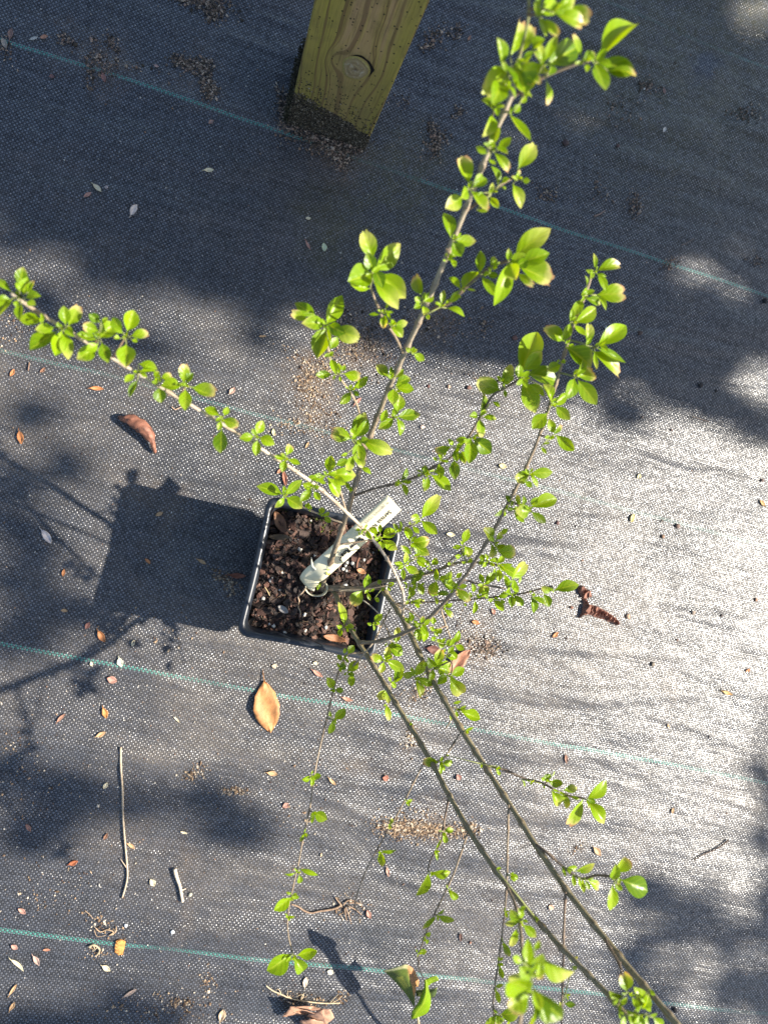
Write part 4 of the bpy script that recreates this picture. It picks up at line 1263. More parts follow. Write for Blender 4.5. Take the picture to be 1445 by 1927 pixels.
# ------------------------------------------------------------------ plant label
def build_tag():
    rt = empty('plant_label', P(600, 1105, 0.12))
    tag(rt, 'cream plastic loop-lock name tag with printed plant name, looped round the shrub stem', 'plant label')
    O, S = (440, 780), 4.0139
    A = P(O[0] + 1165 / S, O[1] + 612 / S, .168); Bq = P(O[0] + 1258 / S, O[1] + 718 / S, .168)     # far end corners
    wdt = (A - Bq).length * 1.08
    # centre line of the blade then the fold and the strap
    ctr = [(1212, 665, .168), (1050, 815, .1655), (880, 968, .162), (740, 1095, .157), (650, 1175, .150), (598, 1215, .141), (570, 1250, .130), (570, 1290, .120), (590, 1330, .113)]
    pts = smooth_path([P(O[0] + a / S, O[1] + b / S, z) for a, b, z in ctr], 5)
    wds = []
    n = len(pts)
    vs, fs, uv = [], [], []
    for i, p in enumerate(pts):
        f = i / (n - 1)
        T = (pts[min(i + 1, n - 1)] - pts[max(i - 1, 0)]).normalized()
        sidev = Vector((T.y, -T.x, 0)).normalized() if i < n * 0.7 else sidev
        wk = 0.5 * wdt * (1.0 if f < 0.78 else max(0.22, 1 - (f - 0.78) * 3.6))
        bowl = 0.0006 * math.sin(f * 9)
        for k in range(5):
            v = k / 4 * 2 - 1
            vs.append(p + sidev * wk * v + Vector((0, 0, bowl * (1 - v * v) + 0.0006 * (1 - v * v))))
            uv.append((f, v))
    # snipped corner at the end
    for i in range(n - 1):
        for k in range(4):
            fs.append((i * 5 + k, i * 5 + k + 1, (i + 1) * 5 + k + 1, (i + 1) * 5 + k))
    mb = MB(); mb.add(vs, fs, col=(0.88, 0.82, 0.60), uvs=uv)
    o = mb.build('tag_blade', M['tagm'], rt)
    md = o.modifiers.new('thick', 'SOLIDIFY'); md.thickness = 0.0004; md.offset = 0
    # pointed lug of the lock
    mb = MB()
    c = P(O[0] + 592 / S, O[1] + 1150 / S, .150)
    tip = P(O[0] + 585 / S, O[1] + 1075 / S, .154)
    c2 = P(O[0] + 640 / S, O[1] + 1215 / S, .143)
    mb.add([c + Vector((-.0016, 0, 0)), c + Vector((.0016, 0, 0)), tip, c2 + Vector((.003, .001, .002)), c2 + Vector((-.003, -.001, -.002))], [(0, 1, 2), (0, 4, 3, 1)], col=(0.72, 0.70, 0.58))
    o = mb.build('lock_lug', M['tagm'], rt)
    md = o.modifiers.new('thick', 'SOLIDIFY'); md.thickness = 0.0005
    # strap around the stem
    mb = MB()
    cc = P(O[0] + 622 / S, O[1] + 1308 / S, .112)
    vs, fs = [], []
    m = 40
    for i in range(m + 1):
        a = 2 * math.pi * i / m
        r = 0.0088
        tilt = math.sin(a + 0.6) * 0.0045
        for hgt in (-0.0022, 0.0022):
            rr_ = r * (1 + 0.12 * math.cos(2 * a)) + (0.0016 if hgt > 0 else 0)
            vs.append(cc + Vector((math.cos(a) * rr_, math.sin(a) * rr_, tilt + hgt)))
    for i in range(m):
        fs.append((2 * i, 2 * i + 2, 2 * i + 3, 2 * i + 1))
    mb.add(vs, fs, col=(0.68, 0.64, 0.48))
    o = mb.build('loop_strap', M['tagm'], rt)
    md = o.modifiers.new('thick', 'SOLIDIFY'); md.thickness = 0.0005
    # printing: runs from the far end towards the loop, upside down in the photo
    far, near = P(O[0] + 1212 / S, O[1] + 665 / S, .168), P(O[0] + 740 / S, O[1] + 1095 / S, .157)
    xdir = (near - far).normalized()
    ydir = (Vector((0, 0, 1)).cross(xdir)).normalized()
    zdir = xdir.cross(ydir).normalized()
    base_m = Matrix((xdir, ydir, zdir)).transposed()
    tm = MB()
    def text(s, size, along, across, bold=0.0, col=(0.02, 0.018, 0.02)):
        cu = bpy.data.curves.new('t', 'FONT')
        cu.body = s; cu.size = size; cu.offset = bold; cu.space_character = 1.06
        to = bpy.data.objects.new('t', cu); COL.objects.link(to)
        bpy.context.view_layer.update()
        me = bpy.data.meshes.new_from_object(to.evaluated_get(bpy.context.evaluated_depsgraph_get()))
        xs = [v.co.x for v in me.vertices]
        vs = []
        for v in me.vertices:
            p = far + base_m @ Vector((along + v.co.x, across + v.co.y, 0))
            # lay it on the curved blade
            t = (p - far).dot(xdir)
            best = min(range(n - 1), key=lambda i: (pts[i] - p).length_squared)
            a_, b_ = pts[best], pts[min(best + 1, n - 1)]
            if best > 0 and (p - a_).dot((b_ - a_)) < 0: a_, b_ = pts[best - 1], pts[best]
            tt = (p - a_).dot(b_ - a_) / (b_ - a_).length_squared
            zz = a_.z + (b_.z - a_.z) * tt
            f = best / (n - 1)
            vs.append((p.x, p.y, zz + 0.0013 + 0.0006 * math.sin(f * 9)))
        tm.add(vs, [tuple(p.vertices) for p in me.polygons], col=col)
        w_ = max(xs)
        bpy.data.objects.remove(to); bpy.data.curves.remove(cu)
        return w_
    w1 = text('Serissa foetida', 0.0058, 0.0085, 0.0022, bold=0.00010)
    text("'Snow Rose'", 0.0060, 0.0085 + w1 + 0.0016, 0.0020, bold=0.00028)
    text('m japonica rosea', 0.0042, 0.0040, -0.0050, col=(0.10, 0.09, 0.10))
    tm.build('printed_text', M['ink'], rt, smooth=False)


build_tag()


# ------------------------------------------------------------------ things lying on the fabric
def gz(x, y):
    return ground_h(x, y) - 0.001


def litter_leaf(px, py, L, ang, wr, col, label, name='fallen_leaf', cat='dry leaf', curl=0.25, fold=0.25, mat='dry', stalk=True, lift=0.0):
    """Small dry leaf: cupped, tapering at both ends, short stalk. L in photo px, ang in image degrees (clockwise from right)."""
    rr = random.Random(int(px * 7 + py * 13))
    a = math.radians(ang)
    c = P(px, py)
    B = P(px - math.cos(a) * L / 2, py - math.sin(a) * L / 2)
    T = P(px + math.cos(a) * L / 2, py + math.sin(a) * L / 2)
    ax = T - B; Lm = ax.length; d = ax / Lm; s = d.cross(Vector((0, 0, 1)))
    NU, NV = 12, 6
    vs, uv, cs = [], [], []
    skew = rr.uniform(-0.12, 0.12)
    top, bot = [], []
    for i in range(NU + 1):
        t = i / NU
        prof = math.sin(math.pi * t ** rr.uniform(0.98, 1.02)) ** 0.85
        prof = max(prof, 0.03) * (1 + rr.uniform(-0.07, 0.07))
        for j in range(NV + 1):
            v = j / NV * 2 - 1
            wd = Lm * wr * 0.5 * prof
            h = abs(v) ** 1.6 * wd * fold * 2 + curl * Lm * 0.5 * (2 * t - 1) ** 2 + v * skew * wd
            h += 0.05 * Lm * wr * math.sin(8 * t + 4 * v + px)
            p = B + d * (Lm * t) + s * (v * wd + skew * Lm * 0.3 * math.sin(math.pi * t))
            p.z = gz(p.x, p.y) + 0.0009 + max(0, h) + lift
            k = 1 + 0.3 * noise.noise(Vector((t * 4 + px, v * 2, py)))
            rib = 1.25 if abs(v) < 0.1 else 1.0
            vs.append(p); uv.append((t, v)); cs.append(tuple(min(1, q * k * rib) for q in col))
    w_ = NV + 1
    mb = MB()
    mb.add(vs, [(i * w_ + j, i * w_ + j + 1, (i + 1) * w_ + j + 1, (i + 1) * w_ + j) for i in range(NU) for j in range(NV)], uvs=uv, cols=cs)
    if stalk:
        st = vs[NV // 2]
        e = st - d * Lm * 0.22
        e.z = gz(e.x, e.y) + 0.0012
        tube(mb, [st, st.lerp(e, 0.5) + s * 0.0004, e], [0.0004, 0.0003, 0.00025], col=tuple(q * 0.7 for q in col), sides=5)
    o = mb.build(name, M[mat], origin=(c.x, c.y, gz(c.x, c.y)))
    md = o.modifiers.new('thick', 'SOLIDIFY'); md.thickness = 0.0003; md.offset = 0
    tag(o, label, cat)
    return o


TAN, ORG, RED, CRM, PNK, BRN, DKB = (0.52, 0.33, 0.17), (0.50, 0.21, 0.08), (0.30, 0.10, 0.055), (0.72, 0.63, 0.42), (0.46, 0.25, 0.19), (0.26, 0.13, 0.075), (0.08, 0.05, 0.035)
LIT = [
 (252, 395, 22, -55, .5, (0.74, 0.62, 0.54), 'pale pinkish fallen leaf on shaded fabric, below and right of a smaller leaf pair'),
 (183, 354, 22, 45, .42, CRM, 'cream narrow fallen leaf beside a smaller pink leaf on dark fabric'),
 (165, 367, 17, -28, .4, PNK, 'small pink leaf just below the cream narrow leaf on dark fabric'),
 (393, 320, 19, 0, .4, CRM, 'tiny cream leaf alone on the shaded fabric left of the post'),
 (610, 464, 16, 80, .6, (0.62, 0.66, 0.42), 'pale green oval leaflet on dark fabric left of a leaf rosette'),
 (580, 460, 19, 62, .25, PNK, 'thin pinkish sliver of leaf beside the pale green leaflet'),
 (580, 410, 10, 0, .6, CRM, 'tiny cream flake on the fabric below the post'),
 (182, 731, 26, 4, .32, ORG, 'narrow orange-brown leaf under the long left branch, near the green line'),
 (437, 735, 17, -50, .5, (0.50, 0.32, 0.24), 'small pointed tan leaf right of the left branch and its last big rosette'),
 (38, 823, 26, 80, .45, ORG, 'orange oval leaf near the left edge of the photo'),
 (23, 701, 16, -62, .45, ORG, 'small rusty leaf by the left edge just under the green line'),
 (80, 696, 13, -45, .5, BRN, 'dull brown scrap of leaf under the left rosettes'),
 (88, 1010, 32, 55, .42, (0.58, 0.52, 0.49), 'mottled greyish white leaf left of the shadow of the pot'),
 (300, 967, 15, -25, .5, TAN, 'small tan leaf inside the shadow of the pot, upper side'),
 (278, 1056, 14, 45, .4, ORG, 'small orange leaf sliver in the middle of the pot shadow'),
 (380, 1057, 18, 30, .35, TAN, 'tan leaf sliver in the pot shadow nearer the pot'),
 (447, 1083, 32, 4, .32, (0.28, 0.10, 0.055), 'dark reddish leaf touching the left side of the pot'),
 (120, 1078, 14, 100, .45, ORG, 'small orange leaf at the left border of the pot shadow'),
 (121, 1149, 13, 5, .5, TAN, 'tiny tan leaf left of and below the pot shadow'),
 (165, 1177, 15, -60, .6, (0.33, 0.15, 0.11), 'small reddish triangular leaf above the green line'),
 (192, 1197, 25, 58, .45, ORG, 'orange pointed leaf left of the pot corner, above the green line'),
 (251, 1210, 13, -70, .5, CRM, 'small cream scrap between an orange leaf and the pot'),
 (227, 1246, 18, 75, .6, (0.66, 0.66, 0.50), 'pale round leaflet lying across the green line'),
 (173, 1249, 9, 80, .6, CRM, 'tiny cream flake just below the green line'),
 (211, 1279, 20, 20, .7, PNK, 'crumpled pinkish leaf below the pale leaflet on the green line'),
 (116, 1350, 23, -45, .28, (0.34, 0.18, 0.12), 'thin brown leaf roll left of an orange leaf'),
 (198, 1341, 21, 72, .5, (0.55, 0.24, 0.07), 'bright orange short leaf above the long pale twig'),
 (190, 1381, 20, -25, .45, TAN, 'curled tan leaf just above the long pale twig'),
 (332, 1354, 15, 45, .22, CRM, 'thin cream sliver on open fabric left of the big orange leaf'),
 (54, 1557, 17, 60, .45, (0.40, 0.20, 0.14), 'small rusty leaf with a hooked stalk at the left'),
 (138, 1624, 19, -20, .5, (0.42, 0.14, 0.06), 'red-orange crumpled leaf left of the long pale twig'),
 (199, 1574, 15, -60, .45, BRN, 'small brown rolled leaf by the middle of the long pale twig'),
 (199, 1478, 14, -60, .6, CRM, 'small cream leaf left of the upper long pale twig'),
 (247, 1592, 18, 35, .35, TAN, 'tan leaf touching the right side of the long pale twig'),
 (346, 1567, 14, 15, .28, CRM, 'thin cream sliver right of the long pale twig'),
 (287, 1661, 15, 60, .7, CRM, 'cream rounded leaflet between the long twig and the short thick twig'),
 (68, 1808, 22, 60, .4, (0.50, 0.34, 0.27), 'pale brown leaf under the lowest green line at the left'),
 (42, 1714, 17, 35, .5, PNK, 'pinkish folded leaf above the lowest green line at the left'),
 (33, 1816, 32, 42, .22, CRM, 'long cream strip of leaf at the far left below the green line'),
 (25, 1862, 26, -55, .22, TAN, 'thin tan curled strip near the lower left edge'),
 (28, 1781, 14, 30, .6, PNK, 'small pink scrap right under the lowest green line'),
 (88, 1787, 14, 0, .4, (0.45, 0.2, 0.12), 'small reddish leaf under the green line, right of the pink scrap'),
 (245, 1868, 30, -32, .25, (0.55, 0.40, 0.30), 'narrow tan leaf roll near the bottom left shadow'),
 (417, 1909, 26, -75, .5, (0.62, 0.45, 0.28), 'cream curled leaf with a stalk at the bottom edge'),
 (23, 1894, 20, -60, .4, TAN, 'tan leaf at the very lower left corner'),
 (200, 1822, 18, 30, .5, CRM, 'crumpled cream leaf below the orange-brown square leaf'),
 (574, 1846, 20, -80, .45, (0.74, 0.62, 0.46), 'cream tear-shaped leaf above the big crumpled leaf'),
 (621, 1829, 12, 20, .75, (0.74, 0.68, 0.52), 'small round cream flake by the shadow on the lowest green line'),
 (512, 1455, 20, 10, .45, TAN, 'tan scrap of leaf left of the leafy drooping branch'),
 (537, 1515, 13, -30, .8, PNK, 'small rounded pinkish chip left of the drooping branch'),
 (625, 1470, 19, 45, .28, TAN, 'thin tan sliver right of the drooping branch'),
 (597, 1267, 24, 35, .3, (0.48, 0.24, 0.17), 'pinkish leaf sliver on the fabric right under the pot rim'),
 (653, 1315, 22, 18, .3, (0.42, 0.22, 0.15), 'thin reddish sliver just above the green line below the pot'),
 (1120, 1600, 20, 50, .5, TAN, 'tan oval leaf right of the two thick stems'),
 (1037, 1708, 11, 30, .8, (0.55, 0.36, 0.24), 'tiny tan chip between the two thick stems'),
 (862, 1462, 12, 60, .8, (0.34, 0.17, 0.13), 'round reddish chip between the thick stems'),
 (725, 1464, 12, 10, .9, (0.36, 0.15, 0.10), 'round red-brown chip left of the thick stem'),
 (1062, 1427, 18, 82, .35, (0.32, 0.17, 0.11), 'small brown spindle leaf on bright fabric above a side twig'),
 (1043, 1194, 15, -38, .45, ORG, 'small orange leaf left of the reddish bark piece, lower'),
 (894, 1171, 16, 15, .45, ORG, 'orange leaf scrap under the right-hand leafy twig'),
 (927, 1151, 13, 65, .5, (0.45, 0.22, 0.15), 'small brown scrap just below the right-hand leafy twig'),
 (847, 1006, 16, 8, .5, CRM, 'cream oval leaflet right of the label, on bright fabric'),
 (946, 877, 15, 15, .6, (0.70, 0.60, 0.30), 'pale yellow leaflet right of the middle leafy branch'),
 (1190, 975, 17, -70, .5, (0.68, 0.58, 0.22), 'yellowish leaflet on the bright fabric near the faded green line'),
 (1201, 896, 10, -60, .7, (0.70, 0.62, 0.35), 'tiny yellow flake above the yellowish leaflet'),
 (1435, 947, 16, 50, .4, (0.50, 0.30, 0.12), 'small tan leaf by the right edge on bright fabric'),
 (1368, 1304, 20, 20, .28, (0.55, 0.33, 0.12), 'narrow orange-tan leaf on the bright fabric at the right'),
 (1408, 1262, 11, -30, .4, ORG, 'tiny orange leaf scrap near the right edge'),
 (1258, 1367, 10, 70, .35, TAN, 'tiny tan sliver on bright fabric above the green line'),
 (1265, 1526, 13, -75, .4, TAN, 'small tan leaf far right of the forked thin dark twig'),
 (1248, 245, 10, -60, .6, (0.75, 0.68, 0.58), 'tiny white flake on the shaded fabric at the upper right'),
 (1138, 620, 9, 80, .8, (0.60, 0.60, 0.52), 'tiny whitish flake right of the right-hand leafy branch'),
 (867, 1766, 17, 85, .35, (0.12, 0.06, 0.045), 'dark red-brown spindle between the drooping twigs at the bottom'),
 (729, 1641, 18, 80, .4, (0.44, 0.26, 0.19), 'pinkish leaf scrap right of the drooping twig'),
 (694, 1721, 17, 65, .5, (0.38, 0.20, 0.15), 'curled red-brown leaf scrap at the end of the dry roots'),
 (195, 146, 18, 75, .5, (0.30, 0.15, 0.12), 'pinkish leaf on the topmost green line at the left'),
 (82, 67, 15, -15, .5, (0.42, 0.22, 0.14), 'small red-brown leaf in shade at the upper left'),
 (63, 70, 17, -20, .3, (0.45, 0.45, 0.40), 'thin greyish leaf sliver beside a small red-brown leaf'),
 (97, 142, 10, 0, .8, (0.20, 0.11, 0.10), 'round dark reddish chip below the topmost green line'),
 (8, 80, 22, 70, .45, (0.35, 0.30, 0.24), 'greyish curled leaf at the upper left edge'),
 (20, 62, 22, -80, .4, (0.24, 0.15, 0.12), 'dull brown leaf standing by the start of the top green line'),
 (397, 229, 11, -30, .6, (0.34, 0.22, 0.18), 'small pinkish chip below the green line left of the post'),
 (294, 123, 10, 20, .6, (0.45, 0.30, 0.25), 'tiny pinkish leaf left of the curved patch of grit'),
 (883, 70, 11, -60, .4, (0.42, 0.22, 0.14), 'small rust flake on shaded fabric right of the post'),
 (1250, 170, 12, 80, .5, (0.30, 0.18, 0.14), 'small pinkish leaf on shaded fabric below the green algae patch'),
 (494, 632, 15, -5, .25, TAN, 'thin tan sliver left of the lower left rosette in mid fabric'),
 (535, 900, 30, 82, .3, (0.32, 0.13, 0.08), 'dark reddish leaf standing at the back edge of the pot'),
 (526, 886, 14, -50, .4, (0.42, 0.19, 0.11), 'small rust leaf behind the pot, beside a darker one'),
 (578, 837, 14, -60, .3, TAN, 'thin tan leaf sliver behind the left branch above the pot'),
 (515, 813, 14, 85, .45, (0.66, 0.62, 0.34), 'pale yellow leaflet beside the rosette above the pot'),
 (673, 755, 20, -45, .3, (0.45, 0.22, 0.16), 'narrow reddish sliver beside the thin twig in mid fabric'),
 (593, 1240 + 8, 9, 10, .7, CRM, 'tiny cream chip below the middle of the pot front'),
 (516, 1253, 10, 0, .8, (0.62, 0.50, 0.34), 'tiny pale chip on fabric below the left part of the pot'),
]
for it in LIT:
    px, py, L, ang, wr, col, label = it
    pale = col[0] > 0.6
    chip_ = wr >= 0.7
    litter_leaf(px, py, L, ang, wr, col, label, curl=0.12 if chip_ else 0.22, mat='pale' if pale else 'dry', stalk=(L > 17 and not chip_))

# three big fallen leaves
litter_leaf(503, 1330, 98, 83, .50, (0.50, 0.235, 0.085), 'large orange-brown fallen leaf lying flat below the pot, left of the drooping branch', curl=0.05, fold=0.10)


def curled_leaf():
    """Big brown leaf rolled over lengthwise, casting a shadow."""
    ctr = [(222, 786), (236, 787), (252, 792), (268, 803), (280, 818), (287, 834), (292, 853)]
    wid = [1, 7, 11.5, 12.5, 10, 4.5, 1]
    hts = [0.004, 0.011, 0.014, 0.015, 0.013, 0.009, 0.003]
    pts = smooth_path([P(x, y, h) for (x, y), h in zip(ctr, hts)], 4)
    n = len(pts)
    vs, cs, uv = [], [], []
    NV = 10
    for i, p in enumerate(pts):
        f = i / (n - 1) * (len(wid) - 1)
        k = min(int(f), len(wid) - 2)
        wpx = wid[k] + (wid[k + 1] - wid[k]) * (f - k)
        r = wpx / 1650
        T = (pts[min(i + 1, n - 1)] - pts[max(i - 1, 0)]).normalized()
        s = Vector((T.y, -T.x, 0)).normalized()
        for j in range(NV + 1):
            a = math.radians(-25 + 215 * j / NV)
            q = p + s * (math.cos(a) * r) * 0.95 + Vector((0, 0, (math.sin(a) - 1) * r * 0.9))
            q += s * 0.0009 * noise.noise(Vector((i * 0.5, j * 0.6, 1))) * 2
            q.z += 0.0010 * noise.noise(Vector((i * 0.45, j * 0.35, 7))) + 0.0006 * math.sin(i * 1.9 - j * 0.8)
            q.z = max(q.z, gz(q.x, q.y) + 0.001)
            vs.append(q); uv.append((i / n, j / NV))
            kk = 1 + 0.9 * noise.noise(Vector((i * 0.5, j * 0.7, 3))) - (0.35 if j in (5,) else 0)
            cs.append((0.25 * kk, 0.105 * kk, 0.065 * kk))
    w_ = NV + 1
    mb = MB()
    mb.add(vs, [(i * w_ + j, i * w_ + j + 1, (i + 1) * w_ + j + 1, (i + 1) * w_ + j) for i in range(n - 1) for j in range(NV)], uvs=uv, cols=cs)
    c = P(258, 818)
    o = mb.build('curled_leaf', M['dry'], origin=(c.x, c.y, 0))
    md = o.modifiers.new('thick', 'SOLIDIFY'); md.thickness = 0.0004
    tag(o, 'large reddish-brown dead leaf rolled up lengthwise, under the long left branch', 'dry leaf')


curled_leaf()


def crumpled_leaf():
    """Folded dry leaf at the bottom edge: several bent lobes."""
    mb = MB()
    lobes = [
        [(531, 1915, .004), (547, 1894, .022), (585, 1905, .020), (612, 1912, .012), (575, 1908, .004)],
        [(552, 1895, .022), (566, 1898, .016), (600, 1905, .019), (612, 1900, .022), (590, 1895, .020)],
        [(578, 1912, .012), (603, 1901, .023), (622, 1900, .024), (629, 1916, .020), (612, 1930, .012)],
        [(563, 1922, .010), (585, 1918, .018), (615, 1926, .014), (600, 1945, .006), (575, 1940, .003)],
        [(531, 1915, .004), (535, 1907, .012), (552, 1903, .012), (571, 1909, .006), (545, 1911, .002)],
    ]
    rr = random.Random(9)
    for li, lb in enumerate(lobes):
        ring = [P(x, y, z) for x, y, z in lb]
        c = sum(ring, Vector()) / len(ring) + Vector((0, 0, (-0.005, 0.002, 0.004, 0.003, -0.002)[li]))
        vs, cs = [c], [(0.42, 0.24, 0.15)]
        m = len(ring); sub = 5; K = 4
        edge = []
        for i in range(m):
            for k in range(sub):
                p = ring[i].lerp(ring[(i + 1) % m], k / sub)
                edge.append(p + Vector((rr.uniform(-1, 1), rr.uniform(-1, 1), rr.uniform(-1, 1))) * 0.0006)
        E = len(edge)
        for r in range(1, K + 1):
            for p in edge:
                q = c.lerp(p, r / K)
                q.z += 0.0012 * noise.noise(Vector((q.x * 220, q.y * 220, li)))
                vs.append(q)
                kk = 1 + 0.45 * noise.noise(Vector((q.x * 150, q.y * 150, li)))
                cs.append((0.48 * kk, 0.27 * kk, 0.17 * kk))
        fs = [(0, 1 + i, 1 + (i + 1) % E) for i in range(E)]
        for r in range(K - 1):
            for i in range(E):
                fs.append((1 + r * E + i, 1 + (r + 1) * E + i, 1 + (r + 1) * E + (i + 1) % E, 1 + r * E + (i + 1) % E))
        mb.add(vs, fs, cols=cs)
    c = P(585, 1910)
    o = mb.build('crumpled_leaf', M['dry'], origin=(c.x, c.y, 0))
    md = o.modifiers.new('thick', 'SOLIDIFY'); md.thickness = 0.0004
    tag(o, 'crumpled folded light-brown dead leaf at the bottom edge, below a cream tear-shaped leaf', 'dry leaf')


crumpled_leaf()


def blob_piece(name, label, cat, outline, h, col, mat, hseed=1, base=0.0):
    """Irregular solid piece from an outline in photo pixels, domed and rough on top."""
    ring = [P(x, y) for x, y in outline]
    m = len(ring); sub = 4
    rr = random.Random(hseed)
    edge = []
    for i in range(m):
        for k in range(sub):
            p = ring[i].lerp(ring[(i + 1) % m], k / sub)
            edge.append(p + Vector((rr.uniform(-1, 1), rr.uniform(-1, 1), 0)) * 0.0004)
    bm = bmesh.new()
    vb = [bm.verts.new((p.x, p.y, 0)) for p in edge]
    f = bm.faces.new(vb)
    bmesh.ops.triangulate(bm, faces=[f])
    bmesh.ops.subdivide_edges(bm, edges=bm.edges[:], cuts=3, use_grid_fill=False)
    bnd = [v.co.copy() for v in bm.verts if v.is_boundary]
    vs, cs, low = [], [], []
    for v in bm.verts:
        dd = min((v.co - b).length for b in bnd)
        k = min(1.0, dd / 0.0025)
        z = gz(v.co.x, v.co.y) + 0.0006 + base + h * (0.35 + 0.65 * math.sqrt(k)) * (0.75 + 0.7 * noise.noise(Vector((v.co.x * 180, v.co.y * 180, hseed))))
        if v.is_boundary: z = gz(v.co.x, v.co.y) + 0.0005 + base
        vs.append((v.co.x, v.co.y, z))
        kk = 1 + 0.45 * noise.noise(Vector((v.co.x * 260, v.co.y * 260, 5)))
        cs.append(tuple(q * kk for q in col))
    fs = [tuple(q.index for q in ff.verts) for ff in bm.faces] if not bm.verts.index_update() else None
    bm.free()
    mb = MB(); mb.add(vs, fs, cols=cs)
    cx_, cy_ = sum(p.x for p in ring) / m, sum(p.y for p in ring) / m
    o = mb.build(name, M[mat], origin=(cx_, cy_, 0), smooth=False)
    tag(o, label, cat)
    return o


blob_piece('bark_piece', 'rough reddish-brown bark piece shaped like a bent T, on bright fabric at the right', 'bark',
           [(1086, 1105), (1095, 1102), (1108, 1112), (1111, 1122), (1103, 1127), (1106, 1137), (1120, 1140), (1140, 1150), (1158, 1163), (1164, 1171), (1159, 1177), (1145, 1170), (1125, 1163), (1105, 1156), (1096, 1158), (1088, 1163), (1094, 1150), (1096, 1135), (1092, 1122), (1087, 1114)], 0.007, (0.27, 0.125, 0.085), 'chip', 4)
blob_piece('bark_flake', 'orange-brown squarish bark flake lying on the lowest green line', 'bark', [(219, 1768), (226, 1764), (237, 1768), (236, 1780), (231, 1796), (224, 1798), (216, 1792), (217, 1780)], 0.0016, (0.56, 0.26, 0.07), 'chip', 8, base=0.001)
litter_leaf(862, 1244, 60, -48, .42, (0.42, 0.20, 0.12), 'reddish dead leaf half hidden under the leafy shoots right of the pot', curl=0.2, fold=0.3)
litter_leaf(815, 1222, 26, 10, .6, (0.16, 0.07, 0.05), 'dark brown leaf scrap beside the reddish dead leaf under the shoots', curl=0.1)

PEB = [(968, 636, 7, (0.11, 0.055, 0.045), 'round dark brown pebble on shaded fabric between the two leafy branches'),
       (882, 729, 6.5, (0.12, 0.065, 0.05), 'dark brown pebble left of the middle leafy branch'),
       (845, 727, 5, (0.35, 0.22, 0.15), 'small tan pebble left of a dark pebble by the middle branch'),
       (807, 726, 4.5, (0.12, 0.06, 0.05), 'small dark pebble right of the tall stem in mid fabric'),
       (795, 803, 6, (0.50, 0.36, 0.28), 'pinkish white pebble near the tall stem'),
       (1201, 628, 7, (0.07, 0.045, 0.035), 'oblong dark pebble on shaded fabric right of the right-hand branch'),
       (1317, 725, 8, (0.035, 0.028, 0.025), 'black clod on shaded fabric just above the light edge'),
       (1346, 735, 4, (0.035, 0.028, 0.025), 'tiny black crumb right of the black clod'),
       (1275, 990, 7.5, (0.10, 0.065, 0.05), 'dark brown pebble on the brightest fabric at the right'),
       (1246, 980, 4, (0.10, 0.08, 0.065), 'small dark crumb left of the dark brown pebble'),
       (1049, 984, 5.5, (0.09, 0.045, 0.04), 'dark red pebble right of the right branch cluster'),
       (1018, 983, 4, (0.12, 0.10, 0.09), 'small grey crumb beside the dark red pebble'),
       (1435, 904, 6, (0.09, 0.06, 0.05), 'dark pebble near the right edge of the bright fabric'),
       (1228, 1250, 6.5, (0.13, 0.105, 0.075), 'olive-brown pebble on bright fabric at the right'),
       (1247, 1010, 5.5, (0.17, 0.10, 0.06), 'brown crumb right of and below the dark brown pebble'),
       (1303, 1153, 6.5, (0.22, 0.17, 0.13), 'light brown pebble on the bright fabric'),
       (1358, 1159, 4, (0.05, 0.035, 0.03), 'tiny black crumb right of the light brown pebble'),
       (1424, 1129, 5.5, (0.22, 0.12, 0.07), 'reddish pebble near the right edge'),
       (1275, 1205, 3.5, (0.12, 0.07, 0.05), 'tiny brown crumb on bright fabric above the olive-brown pebble'),
       (1180, 1160, 7, (0.34, 0.23, 0.15), 'tan crumb right of the bark piece'),
       (1074, 1143, 5, (0.18, 0.09, 0.06), 'small brown crumb left of the bark piece'),
       (1207, 785, 4, (0.13, 0.09, 0.07), 'tiny brown crumb in the light patch right of the branch'),
       (1262, 809, 4, (0.13, 0.09, 0.07), 'tiny brown crumb right of another in the light patch'),
       (1268, 1930 - 30, 7, (0.015, 0.012, 0.012), 'shiny black seed on the lowest green line at the right'),
       (886, 1697 + 80, 4, (0.18, 0.09, 0.06), 'tiny brown crumb between drooping twigs near the bottom'),
       (358, 1684, 5, (0.30, 0.29, 0.22), 'small grey pebble right of the short thick twig'),
       (237, 1741, 4.5, (0.70, 0.68, 0.62), 'small white round granule left of another near the lowest green line'),
       (325, 1751, 5, (0.72, 0.70, 0.64), 'small white round granule right of the rest above the lowest green line'),
       (200, 352, 4.5, (0.30, 0.25, 0.24), 'small grey crumb beside the cream leaf in the shade'),
       (1064, 268, 9, (0.055, 0.035, 0.032), 'dark wood chip on shaded fabric right of the upper branch'),
       (1162, 274, 5, (0.07, 0.04, 0.035), 'small dark red crumb right of the dark wood chip'),
       (1441, 565, 8, (0.012, 0.012, 0.012), 'black clod at the right edge just under the green line'),
       (688, 250, 4, (0.70, 0.70, 0.68), 'small white stone leaning at the right foot of the post')]
for i, (px, py, r, c, lb) in enumerate(PEB):
    rr = random.Random(i)
    p = P(px, py)
    mb = MB()
    rm = r / 2300
    icoball(mb, (p.x, p.y, gz(p.x, p.y) + rm * 0.45), rm, tuple(min(0.8, q * 1.35) for q in c), rr, 0.5)
    nm, ct = ('white_granule', 'granule') if c[0] > 0.6 else (('soil_clod', 'clod') if 'clod' in lb or 'crumb' in lb else (('seed', 'seed') if 'seed' in lb else (('wood_chip', 'wood chip') if 'wood chip' in lb else ('pebble', 'pebble'))))
    o = mb.build(nm, M['chip' if c[0] < 0.6 else 'perlite'], origin=(p.x, p.y, gz(p.x, p.y)))
    tag(o, lb, ct)


